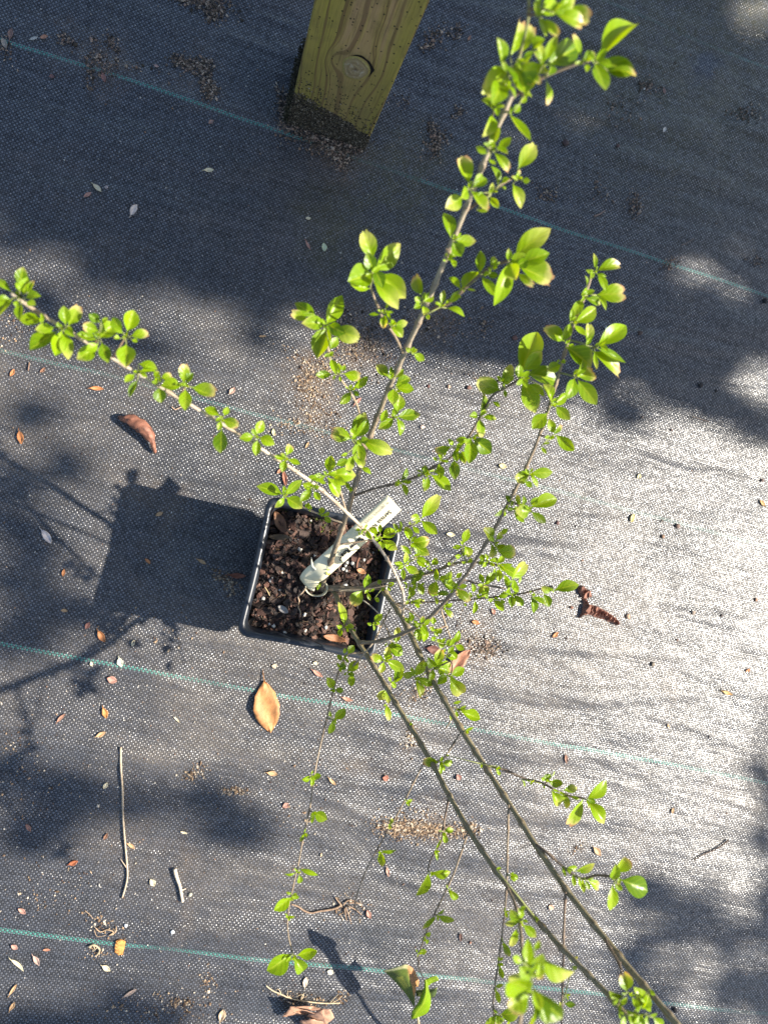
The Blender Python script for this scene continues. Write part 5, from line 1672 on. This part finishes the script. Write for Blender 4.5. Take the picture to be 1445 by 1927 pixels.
def twig(name, label, pts, radii, col, mat='twig', side=None, lift=0.001, cat='twig'):
    path = smooth_path([P(x, y) + Vector((0, 0, gz(P(x, y).x, P(x, y).y) + lift)) for x, y in pts], 6)
    n = len(path)
    rad = [(radii[0] + (radii[1] - radii[0]) * i / (n - 1)) * (1 + 0.18 * noise.noise(Vector((i * 0.9, pts[0][0], 0)))) for i in range(n)]
    rad[-1] *= 0.5
    mb = MB()
    cols = [tuple(q * (1 + 0.3 * noise.noise(Vector((i * 0.5, pts[0][1], 3)))) for q in col) for i in range(n)]
    tube(mb, [p + Vector((0, 0, r)) for p, r in zip(path, rad)], rad, sides=8, cols=cols)
    for sp in side or []:
        pp = [P(x, y) + Vector((0, 0, gz(P(x, y).x, P(x, y).y) + lift + 0.001)) for x, y in sp]
        tube(mb, smooth_path(pp, 3), [radii[1] * 0.8 * (1 - 0.6 * i / (3 * (len(pp) - 1))) for i in range(3 * (len(pp) - 1) + 1)], col=col, sides=6)
    c = path[n // 2]
    o = mb.build(name, M[mat], origin=(c.x, c.y, gz(c.x, c.y)))
    tag(o, label, cat)


twig('fallen_twig', 'long thin pale twig lying up and down on the fabric at the lower left', [(228, 1405), (228, 1440), (231, 1490), (232, 1540), (236, 1590), (240, 1640), (238, 1662), (230, 1690)], (0.0011, 0.0009), (0.50, 0.39, 0.27), side=[[(238, 1632), (232, 1624), (227, 1616)]])
twig('fallen_twig', 'short thick flaky whitish twig right of the long pale twig', [(329, 1634), (332, 1648), (338, 1665), (341, 1680), (344, 1697)], (0.0021, 0.0014), (0.60, 0.49, 0.36), side=[[(341, 1675), (350, 1672)]])
twig('fallen_twig', 'thin dark broken twig lying on bright fabric near the right edge', [(1305, 1619), (1325, 1608), (1345, 1600), (1358, 1592), (1371, 1581)], (0.0007, 0.0009), (0.10, 0.065, 0.045))
twig('fallen_twig', 'very thin brown straw in the light patch near the shade edge at the right', [(1300, 784), (1316, 789), (1333, 794)], (0.0005, 0.0004), (0.22, 0.15, 0.11))
twig('fallen_twig', 'short grey-brown stick on shaded fabric near the green line at the upper right', [(1118, 406), (1128, 402), (1139, 395)], (0.0012, 0.0008), (0.22, 0.15, 0.12))
twig('fallen_twig', 'faint thin twig on shaded fabric left of the right edge', [(1283, 460), (1295, 455), (1307, 447)], (0.0007, 0.0005), (0.17, 0.13, 0.11))
twig('fallen_twig', 'thin reddish twig piece under the big left rosette', [(53, 697), (54, 690), (55, 681)], (0.0006, 0.0005), (0.25, 0.15, 0.10))
twig('fallen_twig', 'hooked dry stalk just below the long left branch', [(323, 765), (329, 770), (335, 768), (342, 765)], (0.0006, 0.0005), (0.45, 0.30, 0.20))
twig('dry_root', 'dry curly root running left from a tan fibre tuft under the drooping twigs', [(548, 1702), (560, 1706), (572, 1714), (585, 1718), (600, 1715), (615, 1713), (630, 1710), (642, 1704)], (0.0009, 0.0012), (0.30, 0.20, 0.13), cat='root',
     side=[[(642, 1704), (634, 1694), (630, 1688)], [(645, 1704), (655, 1695), (670, 1697)], [(650, 1708), (655, 1720), (660, 1735)], [(655, 1706), (668, 1712), (680, 1722)], [(655, 1700), (672, 1700), (682, 1703)], [(648, 1710), (650, 1722), (652, 1732)]])
twig('dry_root', 'long pale dry root lying just above the crumpled leaf at the bottom', [(500, 1852), (512, 1861), (528, 1868), (545, 1876), (562, 1880), (585, 1884), (610, 1887), (640, 1887)], (0.0007, 0.0007), (0.56, 0.44, 0.28), cat='root',
     side=[[(528, 1866), (523, 1858), (518, 1860)], [(548, 1876), (540, 1870), (541, 1860)], [(565, 1880), (568, 1870), (572, 1865)], [(562, 1881), (570, 1873), (567, 1868), (555, 1873)], [(620, 1886), (628, 1876), (636, 1868)], [(625, 1885), (634, 1880), (642, 1872)]])
twig('dry_root', 'knotted thin dry root fibres above the orange-brown bark flake', [(180, 1745), (190, 1752), (202, 1748), (214, 1752), (206, 1758), (218, 1752), (219, 1742)], (0.0006, 0.0005), (0.44, 0.30, 0.18), cat='root',
     side=[[(160, 1712), (170, 1720), (176, 1728)], [(178, 1748), (184, 1760), (200, 1757)]])
twig('dry_root', 'pale curled root fibre left of the orange-brown bark flake', [(168, 1780), (176, 1776), (184, 1780), (188, 1788), (182, 1798)], (0.0011, 0.0009), (0.40, 0.32, 0.20), cat='root', side=[[(176, 1776), (180, 1786)], [(184, 1780), (176, 1790)]])


# things lying on the potting mix
def on_soil(f):
    return f


def soil_leaf(pts, wpx, col, label, name='fallen_leaf'):
    (x0, y0), (x1, y1) = pts
    B, T = P(x0, y0, SOILZ + 0.004), P(x1, y1, SOILZ + 0.004)
    ax = T - B; L = ax.length; d = ax / L; s = d.cross(Vector((0, 0, 1)))
    vs, cs, uv = [], [], []
    for i in range(11):
        t = i / 10
        for j in range(5):
            v = j / 2 - 1
            wd = max(0.04, math.sin(math.pi * t) ** 0.7) * wpx / 1850 / 2
            p = B + d * L * t + s * v * wd
            p.z = soil_h(p.x, p.y) + 0.0035 + abs(v) * wd * 0.5 + 0.003 * (2 * t - 1) ** 2
            vs.append(p); uv.append((t, v)); k = 1 + 0.4 * noise.noise(Vector((t * 5, v * 2, x0)))
            cs.append(tuple(q * k for q in col))
    mb = MB(); mb.add(vs, [(i * 5 + j, i * 5 + j + 1, (i + 1) * 5 + j + 1, (i + 1) * 5 + j) for i in range(10) for j in range(4)], cols=cs, uvs=uv)
    o = mb.build(name, M['dry'], origin=tuple(B.lerp(T, 0.5)))
    md = o.modifiers.new('thick', 'SOLIDIFY'); md.thickness = 0.0003
    tag(o, label, 'dry leaf')


soil_leaf([(517, 962), (536, 1003)], 20, (0.20, 0.10, 0.055), 'brown dead leaf propped in the back left corner of the pot')
soil_leaf([(505, 1010), (546, 1011)], 11, (0.15, 0.10, 0.055), 'narrow olive-brown dead leaf on the soil along the left side of the pot')
soil_leaf([(670, 1071), (687, 1078)], 10, (0.42, 0.20, 0.09), 'small orange leaf on the soil beside the white granules right of the stem')
soil_leaf([(607, 1196), (652, 1206)], 13, (0.30, 0.13, 0.06), 'long orange-brown leaf strip at the front inner edge of the pot')
soil_leaf([(523, 1140), (541, 1153)], 12, (0.30, 0.28, 0.26), 'pale grey split leaf on the soil at the front left of the pot')


def soil_twig(label, pts, r, col, name='root'):
    path = smooth_path([P(x, y, SOILZ + 0.004 + dz) for x, y, dz in pts], 5)
    mb = MB()
    tube(mb, path, [r * (1 - 0.4 * i / len(path)) for i in range(len(path))], col=col, sides=7)
    o = mb.build(name, M['twig'], origin=tuple(path[len(path) // 2]))
    tag(o, label, 'root' if name == 'root' else 'twig')


soil_twig('pale wavy root crossing the soil toward the front of the pot', [(574, 1108, .006), (568, 1116, .003), (561, 1123, .002), (563, 1131, .002), (561, 1142, .001), (565, 1151, .001), (565, 1161, 0)], 0.0010, (0.42, 0.30, 0.20))
soil_twig('short yellowish straw on the soil at the left of the pot', [(498, 1105, .001), (503, 1112, .002), (507, 1120, .001), (512, 1128, .001)], 0.0006, (0.50, 0.38, 0.20), 'straw')
soil_twig('reddish bark strip standing beside the white granules', [(677, 1040, .004), (675, 1050, .003), (672, 1060, .002), (671, 1070, .001)], 0.0014, (0.24, 0.11, 0.07), 'straw')


# ------------------------------------------------------------------ loose crumbs and grit
def crumbs(name, label, patches, seed, cols, size=(0.0006, 0.0022), mat='crumb'):
    rr = random.Random(seed)
    mb = MB()
    for px, py, sx, sy, ang, cnt in patches:
        ca, sa = math.cos(math.radians(ang)), math.sin(math.radians(ang))
        for i in range(cnt):
            a, b = rr.gauss(0, 1) * sx, rr.gauss(0, 1) * sy
            if rr.random() < 0.55:        # clump
                kx = math.floor(a / 7) * 7 + rr.gauss(3, 1.8); ky = math.floor(b / 7) * 7 + rr.gauss(3, 1.8)
                a, b = kx, ky
            p = P(px + a * ca - b * sa, py + a * sa + b * ca)
            s = rr.uniform(*size) * (1 if rr.random() < 0.9 else 1.6)
            z = gz(p.x, p.y) + s * 0.35
            c = rr.choice(cols); k = rr.uniform(0.6, 1.3)
            M3 = Matrix.Rotation(rr.uniform(0, 6.3), 3, 'Z') @ Matrix.Rotation(rr.uniform(-.6, .6), 3, 'X')
            ex, ey, ez = s * rr.uniform(0.5, 1.1), s * rr.uniform(0.3, 0.8), s * rr.uniform(0.2, 0.5)
            vs = [M3 @ Vector(q) + Vector((p.x, p.y, z)) for q in ((ex, 0, 0), (-ex, 0, 0), (0, ey, 0), (0, -ey, 0), (0, 0, ez), (0, 0, -ez))]
            mb.add(vs, [(0, 2, 4), (2, 1, 4), (1, 3, 4), (3, 0, 4), (2, 0, 5), (1, 2, 5), (3, 1, 5), (0, 3, 5)], col=tuple(q * k for q in c))
    o = mb.build(name, M[mat], smooth=False)
    tag(o, label, 'debris', kind='stuff')


DK = [(0.10, 0.078, 0.058), (0.17, 0.12, 0.085), (0.05, 0.04, 0.03), (0.25, 0.17, 0.125), (0.40, 0.31, 0.23)]
TN = [(0.30, 0.20, 0.12), (0.20, 0.13, 0.08), (0.42, 0.31, 0.20), (0.10, 0.065, 0.045), (0.5, 0.42, 0.32)]
crumbs('soil_crumbs', 'dark soil crumbs scattered in patches on the shaded fabric and round the foot of the post', [
    (375, -4, 34, 10, 15, 700), (402, 22, 10, 10, 20, 220), (335, 113, 12, 6, 10, 120), (358, 122, 16, 7, 20, 260), (383, 120, 10, 8, 0, 140), (388, 148, 6, 14, -8, 170), (396, 172, 9, 8, 40, 160),
    (122, 72, 12, 8, 20, 70), (210, 78, 12, 6, 50, 90), (180, 95, 8, 20, -5, 70), (168, 130, 5, 18, 0, 90), (200, 133, 10, 6, 10, 50), (10, 90, 14, 8, 60, 60), (240, 120, 40, 6, 10, 60),
    (820, 62, 12, 10, -45, 120), (805, 85, 8, 6, 0, 60), (862, 58, 8, 10, 0, 70), (862, 210, 6, 6, 0, 70), (816, 245, 6, 12, -15, 150), (832, 255, 8, 5, 0, 60), (818, 278, 10, 12, 20, 190), (762, 190, 10, 7, 0, 30),
    (1030, 366, 12, 8, 20, 110), (1197, 385, 7, 12, 0, 170), (1222, 160, 12, 8, 30, 90), (1170, 205, 22, 14, -20, 90), (1405, 212, 16, 10, 0, 120), (1130, 355, 10, 14, 0, 40), (1265, 492, 10, 5, -20, 40), (1425, 490, 14, 7, 0, 50),
    (590, 262, 18, 10, 30, 260), (620, 270, 18, 12, 10, 330), (650, 275, 16, 9, 10, 260), (640, 296, 14, 9, 50, 200), (672, 262, 12, 8, -60, 160), (560, 245, 14, 8, 40, 160), (535, 225, 8, 16, 0, 200), (530, 190, 6, 16, -5, 200), (645, 310, 5, 8, 0, 70),
    (645, 600, 16, 14, 10, 170), (700, 640, 26, 18, 30, 260), (800, 595, 24, 14, 0, 130), (840, 620, 30, 10, 0, 90), (905, 610, 12, 12, 0, 70), (730, 690, 30, 18, 0, 90), (880, 700, 60, 20, 20, 50),
    (918, 1217, 12, 10, 20, 200), (895, 1222, 30, 8, 0, 130), (1260, 500, 8, 5, 0, 30)], 31, DK)
crumbs('dry_fibres', 'tan root fibres and soil bits scattered in patches on the sunlit fabric', [
    (595, 700, 20, 12, -50, 210), (655, 655, 22, 16, 0, 240), (570, 715, 14, 14, -45, 110), (590, 745, 30, 20, -60, 120), (555, 800, 20, 9, 0, 90), (600, 770, 18, 22, 0, 90), (570, 680, 30, 6, 35, 70), (640, 800, 40, 14, 10, 60),
    (755, 1560, 26, 9, 8, 620), (800, 1562, 22, 8, 4, 480), (845, 1566, 22, 8, 2, 260), (885, 1560, 12, 9, -20, 190), (800, 1535, 40, 6, 10, 60),
    (790, 1300, 22, 9, -30, 160), (775, 1390, 8, 14, 0, 90), (365, 1458, 12, 8, -15, 90), (440, 1490, 16, 4, 0, 110), (655, 1708, 18, 16, 0, 120), (200, 1740, 24, 10, 20, 60), (180, 1790, 12, 8, 20, 50),
    (420, 1088, 14, 6, 35, 90), (435, 1103, 12, 7, 50, 90), (640, 1880, 12, 8, -40, 60), (560, 1878, 30, 7, 8, 70), (1085, 1595, 10, 6, -20, 40), (390, 1850, 10, 16, 0, 50), (10, 1420, 30, 40, 0, 90), (90, 1680, 70, 40, 0, 90),
    (300, 1190, 50, 20, 0, 40), (560, 1520, 60, 50, 0, 60), (60, 1480, 60, 30, 0, 50), (20, 620, 20, 20, 0, 50), (320, 1900, 50, 14, 0, 90), (240, 1900, 40, 18, 0, 50), (850, 1180, 40, 20, 0, 60), (340, 1885, 20, 6, 10, 80)], 32, TN, size=(0.0006, 0.0020))
# even sprinkle over the whole cloth
rrg = random.Random(77)
sp = [(rrg.uniform(-60, 1500), rrg.uniform(-60, 1990), 60, 60, 0, 7) for _ in range(330)]
sp += [(rrg.uniform(-60, 700), rrg.uniform(1250, 1990), 60, 60, 0, 9) for _ in range(90)]
crumbs('grit', 'fine pale grit and specks sprinkled over the weed fabric', sp, 33, [(0.5, 0.45, 0.38), (0.3, 0.2, 0.13), (0.08, 0.05, 0.04), (0.62, 0.58, 0.5), (0.2, 0.12, 0.08)], size=(0.0004, 0.0013))


# ------------------------------------------------------------------ seedling at the bottom edge
def build_weed():
    O, S = (680, 1780), 7.225
    def q(a, b, z): return P(O[0] + a / S, O[1] + b / S, z)
    g = P(795, 1950, 0.0)
    rt = empty('dying_seedling', (g.x, g.y, gz(g.x, g.y)))
    tag(rt, 'dying seedling with a folded olive leaf and bright green leaf at the bottom edge', 'seedling')
    mb = MB()
    tube(mb, smooth_path([Vector((g.x + 0.012, g.y - 0.02, 0)), q(790, 1300, .03), q(775, 1040, .045), q(745, 830, .06)], 5), [0.0016] * 10 + [0.0014] * 6, col=(0.55, 0.40, 0.22), sides=8)
    mb.build('stalk', M['twig'], rt)
    def sheet(name, rows, colf, mat):
        """rows: list of rows of (a, b, z)"""
        m_, n_ = len(rows), len(rows[0])
        K = 4
        ps = []
        for r in rows: ps.append(smooth_path([q(*t) for t in r], K))
        cols_ = list(zip(*ps))
        cols_ = [smooth_path(list(c), K) for c in cols_]
        mm = len(cols_[0]); nn = len(cols_)
        vs, cs, uv = [], [], []
        for i in range(mm):
            for j in range(nn):
                p = cols_[j][i].copy()
                p.z += 0.0005 * noise.noise(Vector((p.x * 300, p.y * 300, 1)))
                vs.append(p); uv.append((i / (mm - 1) * 0.9, j / (nn - 1) * 2 - 1)); cs.append(colf(i / (mm - 1), j / (nn - 1)))
        mb = MB()
        mb.add(vs, [(i * nn + j, i * nn + j + 1, (i + 1) * nn + j + 1, (i + 1) * nn + j) for i in range(mm - 1) for j in range(nn - 1)], uvs=uv, cols=cs)
        o = mb.build(name, M[mat], rt)
        md = o.modifiers.new('thick', 'SOLIDIFY'); md.thickness = 0.0003
        return o
    def olive(t, v):
        if v > 0.74 and t > 0.15: return (0.42, 0.20, 0.08)
        k = 1 + 0.4 * noise.noise(Vector((t * 5, v * 5, 2)))
        if 0.2 < v < 0.42 and 0.35 < t < 0.6: return (0.42, 0.40, 0.05)
        if t > 0.85: return (0.50, 0.48, 0.22)
        return (0.11 * k, 0.15 * k, 0.02)
    o = sheet('folded_leaf', [[(715, 840, .060), (718, 835, .061), (720, 830, .061), (722, 828, .060)],
                          [(600, 660, .052), (650, 640, .060), (690, 600, .064), (740, 580, .058)],
                          [(450, 490, .050), (540, 480, .062), (650, 480, .068), (770, 560, .060)],
                          [(340, 380, .052), (460, 370, .066), (620, 360, .072), (780, 470, .064)],
                          [(292, 348, .056), (400, 318, .066), (600, 262, .078), (712, 320, .070)]], olive, 'dry')
    def bright(t, v): return (0.6 + 0.2 * math.sin(t * 5), 0.1, 0.15)
    o = sheet('green_leaf', [[(675, 1000, .050), (690, 1004, .052), (720, 1002, .050)],
                         [(692, 890, .058), (780, 880, .062), (880, 930, .052)],
                         [(760, 800, .064), (850, 780, .070), (940, 820, .058)],
                         [(820, 650, .070), (880, 650, .076), (944, 700, .064)],
                         [(848, 560, .076), (880, 560, .080), (915, 590, .072)],
                         [(852, 470, .080), (875, 465, .082), (905, 480, .078)]], bright, 'leaf')
    o = sheet('green_leaf', [[(870, 470, .080), (880, 520, .078), (900, 560, .074)],
                         [(930, 440, .084), (950, 480, .080), (960, 515, .074)],
                         [(1010, 415, .086), (1040, 440, .083), (1052, 480, .078)]], bright, 'leaf')
    sheet('dark_leaf', [[(740, 610, .050), (740, 650, .052), (745, 690, .050)],
                        [(850, 600, .054), (850, 650, .056), (850, 700, .052)],
                        [(960, 590, .058), (960, 650, .060), (970, 710, .054)],
                        [(1030, 570, .062), (1020, 640, .060), (1000, 690, .054)]], lambda t, v: (0.36, 0.38, 0.12) if v < 0.25 else (0.06, 0.09, 0.02), 'dry')


build_weed()


# ------------------------------------------------------------------ unseen tree added to shape the shade; its dense leaves replace a roof edge
def build_added_shade_tree():
    rr = random.Random(4)
    rt = empty('added_shade_tree', (4.7, 1.9, 0))
    tag(rt, 'added unseen broadleaf tree whose crown is shaped to cast shade on the fabric', 'tree')
    holes = [(1320, 512, 48, 30), (1385, 545, 26, 16), (1432, 722, 42, 52), (1432, 20, 60, 36), (1085, 232, 26, 34), (965, 245, 30, 26)]
    # shadow blobs on the cloth: x, y, rx, ry, angle
    blobs = [
             (1150, 765, 60, 22, 40), (1060, 715, 60, 20, 0), (60, 785, 40, 20, 0), (20, 905, 40, 16, 10), (130, 880, 50, 12, 30), (40, 1000, 60, 30, 40), (100, 1120, 110, 24, 20), (30, 1200, 50, 30, 0),
             (50, 1465, 110, 20, 8), (190, 1500, 100, 26, 10), (350, 1512, 110, 16, 4), (60, 1570, 70, 24, -10), (120, 1540, 60, 20, -20), (440, 1560, 60, 18, 10),
             (1446, 1500, 18, 110, 0), (1448, 1720, 22, 180, 0), (1270, 1705, 100, 24, 18), (1180, 1690, 40, 10, 10), (1380, 1770, 50, 24, 20), (1240, 1760, 60, 14, -10), (1330, 1860, 90, 22, 10), (1200, 1800, 20, 50, 10), (1160, 1880, 34, 30, 0), (1290, 1925, 120, 18, 0), (1425, 1900, 40, 50, 0),
             (205, 1908, 62, 34, -20), (290, 1925, 80, 16, 0), (60, 1930, 80, 12, 0)]
    def shaded(X, Y):
        px, py = to_px(X, Y)
        edge = 0.292 + 0.012 * noise.noise(Vector((X * 7, 0, 0))) + 0.006 * noise.noise(Vector((X * 22, 5, 0)))
        if X < 0.2: edge -= 0.015
        if Y > edge:
            for hx, hy, hr, hr2 in holes:
                if ((px - hx) / hr) ** 2 + ((py - hy) / hr2) ** 2 < 1.6: return 0
            return 1
        return 0
    mb = MB()
    def tleaf(X, Y, size):  # leaf added up the sun ray from the spot it has to shade
        h = rr.uniform(1.35, 1.70)
        c = Vector((X + 1.257 * h, Y + 0.117 * h, h))
        a = rr.uniform(0, 6.28)
        d = Vector((math.cos(a), math.sin(a), rr.uniform(-0.25, 0.25))).normalized()
        s = d.cross(Vector((rr.uniform(-.3, .3), rr.uniform(-.3, .3), 1))).normalized()
        L, wd = size * rr.uniform(0.8, 1.2), size * 0.27 * rr.uniform(0.8, 1.2)
        g = rr.uniform(0.7, 1.3)
        vs = [c - d * L / 2, c - d * L * .2 + s * wd, c + d * L * .2 + s * wd * .9, c + d * L / 2, c + d * L * .2 - s * wd * .9, c - d * L * .2 - s * wd]
        mb.add(vs, [(0, 1, 2, 3), (0, 3, 4, 5)], col=(0.05 * g, 0.09 * g, 0.02 * g))
    st = 0.0215
    y = 0.24
    while y < 1.25:
        x = -0.95
        while x < 1.55:
            X, Y = x + rr.uniform(-.012, .012), y + rr.uniform(-.012, .012)
            if shaded(X, Y): tleaf(X, Y, 0.075)
            x += st
        y += st
    left = [(400, 520, 120, 34, 8), (235, 520, 100, 15, 8), (560, 545, 110, 46, 5), (50, 560, 80, 20, 8), (492, 620, 34, 34, 30), (250, 645, 80, 15, 10), (120, 625, 60, 14, 10), (700, 610, 90, 34, 8), (20, 440, 40, 20, 0), (290, 440, 80, 20, 5), (900, 660, 60, 20, 8)]
    for bx, by, rx, ry, an in left:
        ca, sa = math.cos(math.radians(an)), math.sin(math.radians(an))
        for i in range(int(rx * ry / 75) + 4):
            r = math.sqrt(rr.random()); t = rr.uniform(0, 6.28)
            a, b = r * math.cos(t) * rx, r * math.sin(t) * ry
            p = P(bx + a * ca - b * sa, by + a * sa + b * ca)
            tleaf(p.x, p.y, 0.036)
    for bx, by, rx, ry, an in blobs:
        ca, sa = math.cos(math.radians(an)), math.sin(math.radians(an))
        cnt = int(rx * ry / 290) + 3
        for i in range(cnt):
            r = math.sqrt(rr.random()); t = rr.uniform(0, 6.28)
            a, b = r * math.cos(t) * rx, r * math.sin(t) * ry
            p = P(bx + a * ca - b * sa, by + a * sa + b * ca)
            tleaf(p.x, p.y, 0.062)
    for sh in ([(1480, 1880), (1400, 1820), (1320, 1770), (1240, 1725), (1170, 1690)], [(1350, 1640), (1312, 1710), (1292, 1780), (1288, 1850)], [(1290, 1700), (1260, 1670), (1235, 1650)],
               [(-40, 1430), (120, 1482), (300, 1512), (480, 1535)], [(60, 1540), (130, 1500), (170, 1470)], [(1480, 1300), (1445, 1400), (1436, 1560), (1445, 1700)], [(1440, 780), (1250, 748), (1120, 770), (1170, 800)]):
        hh = rr.uniform(1.4, 1.6)  # unseen twigs added above the lines where thin shadows fall
        pp = smooth_path([Vector((P(*q).x + 1.257 * hh, P(*q).y + 0.117 * hh, hh)) for q in sh], 4)
        tube(mb, pp, [0.0085 - 0.004 * i / len(pp) for i in range(len(pp))], col=(0.12, 0.09, 0.06), sides=6)
    mb.build('crown', M['tree'], rt, smooth=False)
    mb = MB()
    tube(mb, smooth_path([Vector((4.7, 1.9, -0.1)), Vector((4.65, 1.8, 1.0)), Vector((4.5, 1.5, 1.7)), Vector((4.2, 1.1, 2.3))], 5), [0.16, 0.15, 0.14, 0.14, 0.13, 0.13, 0.12, 0.12, 0.11, 0.11, 0.1, 0.1, 0.09, 0.09, 0.08, 0.07], col=(0.16, 0.13, 0.10), sides=12)
    for e in ((1.9, 0.8, 1.62), (2.4, 0.95, 1.66), (3.0, 0.7, 1.7)):
        tube(mb, smooth_path([Vector((4.48, 1.45, 1.75)), Vector((3.7, 1.1, 1.9)), Vector(e)], 5), [0.05 - 0.004 * i for i in range(11)], col=(0.16, 0.13, 0.10), sides=8)
    mb.build('trunk', M['trunk'], rt)


build_added_shade_tree()
